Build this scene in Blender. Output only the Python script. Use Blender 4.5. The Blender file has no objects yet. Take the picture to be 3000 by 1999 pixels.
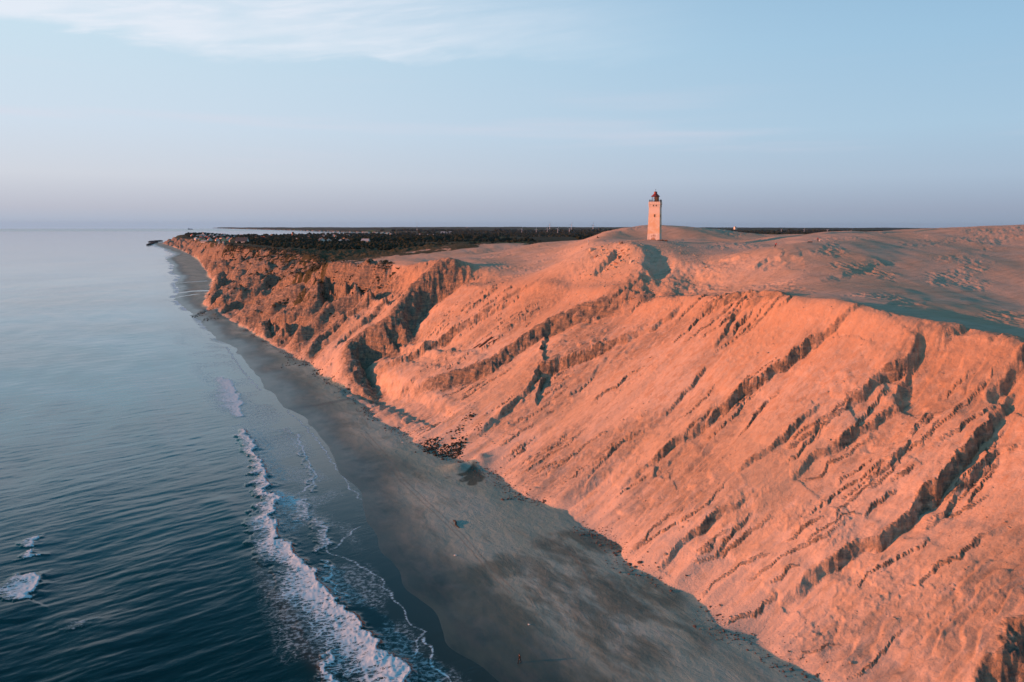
import bpy, math, random
import numpy as np
from mathutils import Vector, Matrix
R = math.radians
rng = np.random.default_rng(7)
random.seed(7)
scene = bpy.context.scene

# ------------------------------------------------------------------ camera
CH = 80.0                      # drone height above the sea (m)
FPX = 2333.0                   # focal length in photo pixels (3000 wide)
PITCH = R(8.26); ROLL = R(0.13)
cam_d = bpy.data.cameras.new('camera'); cam = bpy.data.objects.new('camera', cam_d)
scene.collection.objects.link(cam); scene.camera = cam
cam_d.sensor_width = 36.0; cam_d.lens = FPX / 3000 * 36.0
cam_d.clip_start = 1.0; cam_d.clip_end = 60000.0
cam.matrix_world = Matrix.Translation((0, 0, CH)) @ Matrix.Rotation(R(90) - PITCH, 4, 'X') @ Matrix.Rotation(ROLL, 4, 'Z')

# ------------------------------------------------------------------ world, sun, exposure
SUN_EL = 6.5; SUN_HEAD = 266.0     # heading clockwise from +Y
w = bpy.data.worlds.new('World'); scene.world = w; w.use_nodes = True
nt = w.node_tree; nt.nodes.clear()
def N(tree, typ, **kw):
    n = tree.nodes.new(typ)
    for k, v in kw.items():
        if k == 'inp':
            for i, val in v.items(): n.inputs[i].default_value = val
        else: setattr(n, k, v)
    return n
def L(tree, a, b): tree.links.new(a, b)
def math_node(tree, op, a, b=None, c=None, clamp=False):
    n = tree.nodes.new('ShaderNodeMath'); n.operation = op; n.use_clamp = clamp
    for i, v in enumerate((a, b, c)):
        if v is None: continue
        if isinstance(v, (int, float)): n.inputs[i].default_value = v
        else: tree.links.new(v, n.inputs[i])
    return n.outputs[0]
def smooth_node(tree, v, a, b):
    n = tree.nodes.new('ShaderNodeMapRange'); n.interpolation_type = 'SMOOTHSTEP'
    tree.links.new(v, n.inputs[0]); n.inputs[1].default_value = a; n.inputs[2].default_value = b
    return n.outputs[0]
def mix_node(tree, fac, a, b, blend='MIX'):
    n = tree.nodes.new('ShaderNodeMix'); n.data_type = 'RGBA'; n.blend_type = blend
    for i, v in ((0, fac), (6, a), (7, b)):
        if isinstance(v, (int, float)): n.inputs[i].default_value = v
        elif isinstance(v, tuple): n.inputs[i].default_value = (*v, 1)
        else: tree.links.new(v, n.inputs[i])
    return n.outputs[2]
sky = N(nt, 'ShaderNodeTexSky', sky_type='NISHITA', sun_disc=False, sun_elevation=R(SUN_EL), sun_rotation=R(SUN_HEAD),
        altitude=50.0, air_density=1.0, dust_density=0.6, ozone_density=2.0)
tc = N(nt, 'ShaderNodeTexCoord'); sep = N(nt, 'ShaderNodeSeparateXYZ'); L(nt, tc.outputs['Generated'], sep.inputs[0])
X, Y, Z = sep.outputs
el = math_node(nt, 'ARCSINE', math_node(nt, 'MAXIMUM', Z, -0.02))         # elevation in radians
SKYMIX = 0.97
# evening sky over Nishita by height; upper stops invented to cool shade, darken sea
ramp = N(nt, 'ShaderNodeValToRGB'); cr = ramp.color_ramp
elr = math_node(nt, 'DIVIDE', el, 1.5708, clamp=True); L(nt, elr, ramp.inputs[0])
def ramp_set(cr, stops):
    while len(cr.elements) > 1: cr.elements.remove(cr.elements[-1])
    cr.elements[0].position = stops[0][0]; cr.elements[0].color = (*stops[0][1], 1)
    for p, c in stops[1:]:
        e = cr.elements.new(p); e.color = (*c, 1)
def lin(r, g, b):
    f = lambda v: (v/255/12.92) if v/255 <= .04045 else ((v/255+.055)/1.055)**2.4
    return (f(r), f(g), f(b))
# left (towards the set sun) and right (away) columns of the sky
left = [(0, lin(168,182,203)), (.012, lin(186,189,203)), (.035, lin(207,211,221)), (.07, lin(206,219,233)), (.13, lin(200,222,236)), (.19, lin(188,215,234)), (.27, lin(70,134,168)), (.36, lin(34,90,118)), (.60, lin(62,132,162)), (1, lin(114,178,200))]
right = [(0, lin(140,157,180)), (.012, lin(150,163,185)), (.035, lin(164,184,206)), (.07, lin(165,195,218)), (.13, lin(152,190,218)), (.19, lin(137,178,210)), (.27, lin(60,124,160)), (.36, lin(32,88,116)), (.60, lin(58,126,157)), (1, lin(110,174,197))]
ramp_set(cr, left)
ramp2 = N(nt, 'ShaderNodeValToRGB'); ramp_set(ramp2.color_ramp, right); L(nt, elr, ramp2.inputs[0])
az = math_node(nt, 'ARCTAN2', X, Y)                                        # heading from +Y, + to the right
azf = smooth_node(nt, math_node(nt, 'DIVIDE', X, math_node(nt, 'SQRT', math_node(nt, 'ADD', math_node(nt, 'MULTIPLY', X, X), math_node(nt, 'MULTIPLY', Y, Y)))), -0.68, 0.68)
grad = mix_node(nt, azf, ramp.outputs[0], ramp2.outputs[0])
# cirrus: wisps on a high plane
dv = math_node(nt, 'ADD', Z, 0.06)
px_ = math_node(nt, 'DIVIDE', X, dv); py_ = math_node(nt, 'DIVIDE', Y, dv)
comb = N(nt, 'ShaderNodeCombineXYZ'); L(nt, px_, comb.inputs[0]); L(nt, py_, comb.inputs[1])
def cloud(scale, rot, st, det, dist, lo, hi, off=(0,0,0)):
    mp = N(nt, 'ShaderNodeMapping'); L(nt, comb.outputs[0], mp.inputs[0]); mp.inputs['Rotation'].default_value[2] = rot
    mp.inputs['Scale'].default_value = (st[0], st[1], 1); mp.inputs['Location'].default_value = off
    nz = N(nt, 'ShaderNodeTexNoise'); L(nt, mp.outputs[0], nz.inputs[0])
    nz.inputs['Scale'].default_value = scale; nz.inputs['Detail'].default_value = det; nz.inputs['Roughness'].default_value = .55; nz.inputs['Distortion'].default_value = dist
    return smooth_node(nt, nz.outputs[0], lo, hi)
CLOUDS = (cloud, comb)
# where the veil lies: high on the left, thinning to the right
edge = math_node(nt, 'ADD', .184, math_node(nt, 'MULTIPLY', math_node(nt, 'MAXIMUM', math_node(nt, 'SUBTRACT', -.38, az), 0), .08))
def streak(scx, scy, loc, lo, hi, det=8):
    cb_ = N(nt, 'ShaderNodeCombineXYZ'); L(nt, az, cb_.inputs[0]); L(nt, math_node(nt, 'ADD', el, math_node(nt, 'MULTIPLY', az, -.12)), cb_.inputs[1])
    mp_ = N(nt, 'ShaderNodeMapping'); L(nt, cb_.outputs[0], mp_.inputs[0]); mp_.inputs['Scale'].default_value = (scx, scy, 1); mp_.inputs['Location'].default_value = (*loc, 0)
    n_ = N(nt, 'ShaderNodeTexNoise'); L(nt, mp_.outputs[0], n_.inputs[0]); n_.inputs['Scale'].default_value = 1; n_.inputs['Detail'].default_value = det; n_.inputs['Roughness'].default_value = .6; n_.inputs['Distortion'].default_value = .4
    return smooth_node(nt, n_.outputs[0], lo, hi)
sk1 = streak(3.2, 26, (1.7, 3.0), .30, .62); sk2 = streak(11, 70, (5, 2), .3, .75); sk3 = streak(6, 40, (9, 7), .35, .65)
ed = math_node(nt, 'ADD', math_node(nt, 'SUBTRACT', el, edge), math_node(nt, 'MULTIPLY', math_node(nt, 'SUBTRACT', sk3, .5), .022))
m1 = math_node(nt, 'MULTIPLY', math_node(nt, 'MULTIPLY', smooth_node(nt, ed, 0, .022), smooth_node(nt, el, .36, .27)), smooth_node(nt, az, .28, -.42))
cm = math_node(nt, 'MULTIPLY', math_node(nt, 'MULTIPLY', math_node(nt, 'ADD', .35, math_node(nt, 'MULTIPLY', sk1, .9)), math_node(nt, 'ADD', .65, math_node(nt, 'MULTIPLY', sk2, .5))), m1, clamp=True)
# a few thin streaks low over the horizon
mp = N(nt, 'ShaderNodeMapping'); cbn = N(nt, 'ShaderNodeCombineXYZ'); L(nt, az, cbn.inputs[0]); L(nt, el, cbn.inputs[1]); L(nt, cbn.outputs[0], mp.inputs[0])
mp.inputs['Scale'].default_value = (1.3, 26, 1); mp.inputs['Location'].default_value = (3.3, .4, 0)
nz = N(nt, 'ShaderNodeTexNoise'); L(nt, mp.outputs[0], nz.inputs[0]); nz.inputs['Scale'].default_value = 1.6; nz.inputs['Detail'].default_value = 6
low = math_node(nt, 'MULTIPLY', smooth_node(nt, nz.outputs[0], .5, .75), math_node(nt, 'MULTIPLY', smooth_node(nt, el, .05, .09), smooth_node(nt, el, .2, .1)))
cm2 = math_node(nt, 'MULTIPLY', low, .30)
withc = mix_node(nt, cm2, grad, lin(222,214,226))
withc = mix_node(nt, math_node(nt, 'MULTIPLY', cm, .72), withc, lin(234,237,246))
SKY_STR = 0.10
bg = N(nt, 'ShaderNodeBackground'); out = N(nt, 'ShaderNodeOutputWorld')
sc10 = mix_node(nt, 1.0, withc, (.745/SKY_STR,)*3, 'MULTIPLY'); 
fin = mix_node(nt, SKYMIX, sky.outputs[0], sc10)
L(nt, fin, bg.inputs[0]); bg.inputs[1].default_value = SKY_STR
L(nt, bg.outputs[0], out.inputs[0])

sun_d = bpy.data.lights.new('sun', 'SUN'); sun = bpy.data.objects.new('sun', sun_d); scene.collection.objects.link(sun)
sun_d.energy = 5.0; sun_d.angle = R(0.6); sun_d.color = (1.0, .30, .125)
sv = Vector((math.sin(R(SUN_HEAD))*math.cos(R(SUN_EL)), math.cos(R(SUN_HEAD))*math.cos(R(SUN_EL)), math.sin(R(SUN_EL))))
sun.rotation_euler = sv.to_track_quat('Z', 'Y').to_euler(); sun.location = (-200, 0, 200)
vs = scene.view_settings; scene.display_settings.display_device = 'sRGB'
scene.cycles.diffuse_bounces = 1
vs.view_transform = 'Standard'; vs.look = 'None'; vs.exposure = 0.5; vs.gamma = 1.0; vs.use_curve_mapping = False

# ------------------------------------------------------------------ helpers
def tag(o, label=None, cat=None, group=None, kind=None):
    if cat and not kind: kind = 'thing'
    if label: o['label'] = label
    if cat: o['category'] = cat
    if group: o['group'] = group
    if kind: o['kind'] = kind
    return o
def link(name, me, m=None, parent=None):
    o = bpy.data.objects.new(name, me); scene.collection.objects.link(o)
    if m and me: me.materials.append(m)
    if parent: o.parent = parent
    return o
def np_mesh(name, V, Fq, attrs=None, smooth=True, normals=None):
    """V (n,3); Fq (m,k) one face size"""
    me = bpy.data.meshes.new(name); n, (m, k) = len(V), Fq.shape
    me.vertices.add(n); me.vertices.foreach_set('co', V.astype(np.float32).ravel())
    me.loops.add(m*k); me.loops.foreach_set('vertex_index', Fq.astype(np.int32).ravel())
    me.polygons.add(m); me.polygons.foreach_set('loop_start', np.arange(0, m*k, k, dtype=np.int32))
    me.update(calc_edges=True)
    me.polygons.foreach_set('use_smooth', np.full(m, smooth))
    for a, v in (attrs or {}).items():
        at_ = me.attributes.new(a, 'FLOAT', 'POINT'); at_.data.foreach_set('value', v.astype(np.float32))
    if normals is not None: me.normals_split_custom_set_from_vertices(normals.tolist())
    me.update(); return me
# lattice noise -------------------------------------------------------------
_P = rng.permutation(4096); _G = rng.normal(size=(4096, 2)); _G /= np.linalg.norm(_G, axis=1)[:, None]
def pn(x, y, seed=0):
    x = np.asarray(x, float)+seed*17.31+1000; y = np.asarray(y, float)+seed*9.17+1000
    xi = np.floor(x).astype(np.int64); yi = np.floor(y).astype(np.int64); xf = x-xi; yf = y-yi
    u = xf*xf*xf*(xf*(xf*6-15)+10); v = yf*yf*yf*(yf*(yf*6-15)+10)
    def g(i, j):
        h = _P[(_P[(xi+i) & 4095]+yi+j) & 4095]
        return _G[h, 0]*(xf-i)+_G[h, 1]*(yf-j)
    a = g(0, 0); b = g(1, 0); c = g(0, 1); d = g(1, 1)
    return ((a+(b-a)*u)*(1-v)+(c+(d-c)*u)*v)*1.5
def fbm(x, y, o=4, seed=0, gain=.5, lac=2.03):
    r = 0; a = 1; f = 1
    for k in range(o): r = r+a*pn(x*f, y*f, seed+k*3); a *= gain; f *= lac
    return r
def ridged(x, y, o=4, seed=0, gain=.5):
    r = 0; a = 1; f = 1
    for k in range(o): r = r+a*(1-2*np.abs(pn(x*f, y*f, seed+k*5))); a *= gain; f *= 2.07
    return r
def ss(v, a, b):
    t = np.clip((v-a)/(b-a), 0, 1); return t*t*(3-2*t)

# photo direction -> world ray.  dx, dy are in a 2353-pixel-wide copy of the photograph
def ray(dx, dy):
    x = dx*1.275-1500; y = 999.5-dy*1.275
    c, s = math.cos(ROLL), math.sin(ROLL); x, y = x*c+y*s, -x*s+y*c
    u, v = x/FPX, y/FPX
    return np.array([u, math.cos(PITCH)+v*math.sin(PITCH), -math.sin(PITCH)+v*math.cos(PITCH)])
def atz(dx, dy, z): d = ray(dx, dy); t = (z-CH)/d[2]; return d[:2]*t
def atd(dx, dy, dist): d = ray(dx, dy); t = dist/math.hypot(d[0], d[1]); return d[0]*t, d[1]*t, CH+d[2]*t
EC = np.array([-.469, .883]); ES = np.array([.883, .469])
def tocs(p): return float(p[0]*EC[0]+p[1]*EC[1]), float(p[0]*ES[0]+p[1]*ES[1])

# ------------------------------------------------------------------ terrain profile (coast coordinates: c along the coast, s inland)
foot_px = [(1895,1567),(1800,1485),(1640,1400),(1500,1310),(1380,1215),(1170,1110),(1100,1060),(975,1030),(850,930),(770,880),(700,830),(600,780),(540,740),(480,720),(470,700),(490,650),(455,600),(430,585),(400,572),(372,563)]
ft = sorted(tocs(atz(x, y, 2.2)) for x, y in foot_px)
FC = np.array([-400, 40]+[a for a, b in ft]+[4300, 4900, 6000.]); FS = np.array([112, 108]+[b for a, b in ft]+[420, 900, 2600.])
water_px = [(1160,1567),(1040,1480),(900,1290),(865,1230),(835,1170),(830,1135),(785,1080),(740,1010),(705,965),(660,940),(635,915),(610,890),(600,868),(575,850),(540,800),(500,785),(470,752),(462,738),(430,715),(400,690),(412,672),(402,655),(415,640),(395,630),(398,612),(380,600),(405,588),(375,575),(360,570),(347,563)]
wt = sorted(tocs(atz(x, y, 0)) for x, y in water_px)
WC = np.array([-400, 60]+[a for a, b in wt]+[4300, 4900, 6000.]); WS = np.array([66, 60]+[b for a, b in wt]+[400, 880, 2560.])
rim_px = [((2353,800),52),((2230,765),54),((2100,742),55.5),((1990,715),57),((1830,690),58),((1600,680),55),((1330,672),52),((1200,640),55),((1050,612),57),((900,625),52),((860,612),53),((740,620),48),((720,600),48),((650,580),46),((560,572),44),((500,565),40),((450,555),30),((400,550),22)]
rt = []
for (x, y), z in rim_px: c_, s_ = tocs(atz(x, y, z)); rt.append((c_, s_, z))
rt.sort()
RC = np.array([-400, 60]+[a[0] for a in rt]+[4500, 6000.]); RS = np.array([195, 190]+[a[1] for a in rt]+[470, 2680.]); RZ = np.array([50, 51]+[a[2] for a in rt]+[14, 12.])
RZ = RZ-2.2*(RC < 175)
def sm_interp(c, xs, ys, k): # interpolation, softened over k metres
    return sum(np.interp(c+d*k, xs, ys)*wg for d, wg in ((-1, .2), (-.5, .2), (0, .2), (.5, .2), (1, .2)))
foot = lambda c: sm_interp(c, FC, FS, 8)-5.2*np.abs(pn(c/26, 0*c, 303))*ss(c, -100, 0)-2.2*np.abs(pn(c/9, 0*c, 307))+1.2; wline = lambda c: sm_interp(c, WC, WS, 1.5); rim = lambda c: sm_interp(c, RC, RS, 8); rimz = lambda c: sm_interp(c, RC, RZ, 15)
up = [(1507,554,378),(1440,524,470),(1500,522,472),(1560,523,470),(1600,530,465),(1650,540,460),(1700,549,455),(1380,540,500),(1340,550,520),(1240,557,600),(1160,560,660),(1000,566,700),(950,578,680),
      (1390,534,460),(1350,549,430),(1450,545,458),(1470,553,442),(1400,556,425),(1600,557,405),(1650,555,410),(1360,570,345),(1450,572,348),(1560,572,350),(1500,620,328),(1400,620,325),(1600,625,322),
      (1850,536,410),(1950,531,420),(2050,528,430),(2200,522,430),(2353,517,430),(1780,566,325),(1878,553,340),(1900,580,325),(1900,640,290),(2050,600,325),(2050,680,268),(2200,600,335),(2200,700,268),(2353,600,350),(2353,700,292),(2353,765,243),(2353,560,390),(1750,575,350),(1740,630,310),(2600,515,430),(2600,620,340),(2600,760,240),(2900,515,430),(2900,720,270),
      (1100,590,560),(1200,600,480),(1300,600,430),(1300,575,470),(950,600,520),(1020,600,520)]
ctl = []
for x, y, d in up: X_, Y_, Z_ = atd(x, y, d); ctl.append((X_, Y_, Z_))
for c_, s_, z_ in rt:
    if c_ < 760: ctl.append((c_*EC[0]+s_*ES[0], c_*EC[1]+s_*ES[1], z_))
for c_, z_ in ((40, 51), (-60, 50)): s_ = float(rim(np.array(c_))); ctl.append((c_*EC[0]+s_*ES[0], c_*EC[1]+s_*ES[1], z_))
for hd in range(-20, 61, 10):
    for d, z in (((620 if hd > -5 else 830), 60 if hd > -5 else 50), (760 if hd > -5 else 900, 50 if hd > -5 else 47), (950, 45)):
        ctl.append((d*math.sin(R(hd)), d*math.cos(R(hd)), z))
ctl = np.array(ctl)
def tps(r2): return np.where(r2 > 0, r2*np.log(r2+1e-9), 0)
_A = ctl[:, :2]/100; _n = len(_A); _K = tps(((_A[:, None]-_A[None])**2).sum(-1))+np.eye(_n)*.02
_M = np.zeros((_n+3, _n+3)); _M[:_n, :_n] = _K; _M[:_n, _n] = 1; _M[:_n, _n+1:] = _A; _M[_n, :_n] = 1; _M[_n+1:, :_n] = _A.T
_W = np.linalg.solve(_M, np.r_[ctl[:, 2], 0, 0, 0])
def upland(x, y):
    xs, ys = x/100, y/100; r = _W[_n]+_W[_n+1]*xs+_W[_n+2]*ys
    for i in range(_n): r = r+_W[i]*tps((xs-_A[i, 0])**2+(ys-_A[i, 1])**2)
    return r
def plain(x, y, c, s):
    z = np.interp(c, [0, 900, 1300, 1900, 2800, 3700, 4500, 6500, 9000], [47, 47, 45, 41, 31, 22, 14, 12, 20])
    d = np.hypot(x, y); inl = s-rim(c)
    z = z*ss(inl, -40, 30)+(-8)*(1-ss(inl, -40, 30))*ss(c, 4200, 4600)+z*(1-ss(inl, -40, 30))*(1-ss(c, 4200, 4600))
    z = z+ss(d, 2500, 14000)*22*ss(x/np.maximum(y, 1), -.35, .1)+ss(d, 900, 3000)*(fbm(x/900, y/900, 3, 40)*9)*ss(inl, 0, 600)
    # hill behind the village
    hx, hy, _ = atd(458, 545, 3900); z = z+19*np.exp(-(((x-hx)/130)**2+((y-hy)/260)**2))
    return z
def base(x, y):
    c = x*EC[0]+y*EC[1]; s = x*ES[0]+y*ES[1]; d = np.hypot(x, y)
    sf, sw, sr, zr = foot(c), wline(c), rim(c), rimz(c)
    beach = np.where(s < sw, (s-sw)*.05, 2.2*(1-np.clip(1-(s-sw)/np.maximum(sf-sw, 3), 0, 1)**1.9))
    beach = np.clip(beach, -6, 2.2)
    t = (s-sf)/np.maximum(sr-sf, 8); sl = 2.2+(zr-2.2)*np.where(t > 0, np.power(np.maximum(t, 1e-6), 1.12), 0)
    m = ss(d, 760, 960); U = np.zeros_like(d)
    near = d < 970
    if near.any(): U[near] = upland(x[near], y[near])
    P_ = plain(x, y, c, s); U = np.where(m > 0, U*(1-m)+P_*m, U)
    k = np.where(d < 900, 1.2, 2.0)
    hh = np.clip(.5+.5*(U-sl)/k, 0, 1); z = U*(1-hh)+sl*hh-k*hh*(1-hh)      # soft minimum
    z = np.where(s < sf, beach, np.maximum(z, 2.2))
    return z
def on_ground(dx, dy, fn=None):
    """where the photo ray meets the ground"""
    d = ray(dx, dy); h = math.hypot(d[0], d[1]); t = np.geomspace(95, 16000, 6000)/h
    x, y, z = d[0]*t, d[1]*t, CH+d[2]*t
    g = np.maximum((fn or base)(x, y), 0); i = int(np.argmax(z < g)) if (z < g).any() else len(t)-1
    return float(x[i]), float(y[i]), float(g[i])

# ------------------------------------------------------------------ scarps, gullies and ridges (crest lines)
# (points, drop, face width, tail up, tail down)
scarps = [
 ([(1505,1312),(1560,1258),(1640,1198),(1715,1150)], 2.6, 1.6, 8, 10),
 ([(1795,1368),(1860,1322),(1950,1255),(2030,1228),(2072,1188),(2130,1130),(2180,1080),(2215,1030),(2260,975),(2300,920),(2335,880)], 4.6, 2.4, 14, 12),
 ([(1425,1118),(1500,1052),(1600,985),(1700,905),(1800,845),(1850,800),(1930,750),(1990,718)], 3.6, 2.0, 14, 12),
 ([(1098,1000),(1145,950),(1212,892),(1232,852),(1300,822),(1400,790),(1500,752),(1570,705)], 4.5, 2.4, 10, 8),
 ([(1230,930),(1236,890),(1250,850),(1290,822)], 4.0, 2.2, 4, 8),
 ([(955,885),(1020,868),(1120,835),(1240,755),(1300,730),(1420,690)], 4.2, 6, 20, 14),
 ([(802,895),(850,858),(920,822),(1000,775),(1080,730),(1150,700),(1195,668)], 4.6, 2.8, 12, 12),
 ([(785,880),(795,820),(832,790),(885,765),(905,730),(940,685),(1000,640),(1055,612)], 15, 20, 30, 20),
 ([(712,672),(720,635),(748,622),(800,628),(860,622)], 13, 14, 14, 20),
 ([(752,832),(790,790),(840,745),(890,700),(930,655)], 4.5, 4, 16, 12),
 ([(700,828),(735,778),(790,725),(850,680),(875,640)], 5, 5, 14, 12),
 ([(607,778),(610,742),(660,738),(720,700),(770,665)], 6, 5, 16, 14),
 ([(462,712),(530,702),(600,688),(650,668),(715,640)], 7, 7, 24, 16),
 ([(470,690),(520,655),(575,640),(640,615),(690,598)], 8, 8, 24, 16),
 ([(488,655),(520,625),(560,605),(620,588)], 10, 12, 30, 20),
 ([(470,628),(500,605),(540,588),(570,576)], 9, 12, 34, 24),
 ([(452,602),(480,590),(520,575),(530,568)], 8, 16, 50, 30),
 ([(1940,935),(1985,900),(2010,868),(2050,850),(2092,812),(2110,770)], 5, 3, 14, 8),
 ([(2040,915),(2070,870),(2085,830),(2098,790)], 4, 3.5, 4, 8),
 ([(1820,1085),(1880,1040),(1940,1000),(2000,965),(2060,920),(2085,880)], 3.2, 2, 10, 10),
 ([(2240,1567),(2290,1500),(2353,1435),(2420,1370)], 6, 5, 20, 12),
 ([(2262,905),(2300,868),(2345,820),(2400,800)], 6, 4, 16, 10),
 ([(2160,800),(2185,770),(2215,758)], 3, 2.5, 8, 6),
 ([(1590,735),(1640,705),(1700,688),(1790,683)], 3.5, 3.5, 8, 6),
 ([(1690,720),(1740,705),(1810,690)], 2.4, 2.5, 6, 6),
 ([(1240,640),(1180,665),(1130,700),(1100,720)], 2.2, 3, 10, 8),
 ([(1355,640),(1385,610),(1412,578)], 5.0, 4.0, 10, 5),
 ([(1245,845),(1240,790),(1260,745)], 3.0, 3, 6, 4),
 ([(1690,1095),(1760,1040),(1830,985),(1880,930)], 2.2, 1.6, 8, 8),
 ([(2130,1190),(2190,1120),(2240,1060),(2300,1010)], 2.0, 1.4, 6, 6),
 ([(2000,1100),(2060,1050),(2095,1000)], 1.8, 1.2, 6, 5),
 ([(1520,960),(1570,905),(1620,850)], 1.6, 1.2, 6, 5),
 ([(1640,800),(1665,770),(1690,720)], 2.4, 1.8, 6, 5),
 ([(1735,620),(1755,600),(1800,592)], 2.2, 2.2, 6, 5),
 ([(1620,600),(1680,596),(1720,588)], 1.6, 3, 8, 6),
 ([(2020,700),(2060,690),(2130,700)], .8, 1.2, 8, 10),
 ([(1438,668),(1448,640),(1462,605),(1480,572)], 4.5, 13, 14, 16),
 ([(1880,645),(1950,605),(2030,592)], .7, 7, 9, 12),
 ([(1750,622),(1765,606),(1800,592),(1840,588)], 1.8, 4, 8, 10),
 ([(1520,668),(1535,640),(1550,600)], 2.0, 9, 8, 12),
]
SC = []
for pts, A, wd, Ln, Ls in scarps:
    q = [tocs(on_ground(*p)) for p in pts]
    if q[-1][1] < q[0][1]: q.reverse()
    SC.append((np.array(q), A*(1.0 if A < 8 else 1.0), wd*(.52 if wd < 5 else 1), Ln, Ls, 0))
q0 = np.array(tocs(on_ground(1800, 1365))); q1 = np.array(tocs(on_ground(2180, 1080))); sdir = q1-q0; sdir /= np.linalg.norm(sdir)
for k in range(620):                                     # the many little breaks in the slope
    c0 = rng.uniform(40, 620); f0, r0 = float(foot(np.array(c0))), float(rim(np.array(c0)))
    u = rng.beta(1.3, 1.0); s0 = f0+(r0-f0)*u
    if float(pn(c0/40, s0/26, 341)) < -.02: continue
    ln = rng.uniform(4, 20)*(1+1.0*(rng.random() < .15))
    an = math.atan2(sdir[1], sdir[0])+rng.normal(0, .15); n_ = 5
    qq = np.array([[c0+ln*t*math.cos(an)+rng.normal(0, .05*ln), s0+ln*t*math.sin(an)+rng.normal(0, .05*ln)] for t in np.linspace(-.5, .5, n_)])
    if qq[-1, 1] < qq[0, 1]: qq = qq[::-1]
    A = rng.uniform(.3, 1.1)*(.5+u)*.8
    SC.append((qq, A, rng.uniform(.3, .7), 1.2+ln*.12, 1.0+ln*.10, 1))

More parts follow.
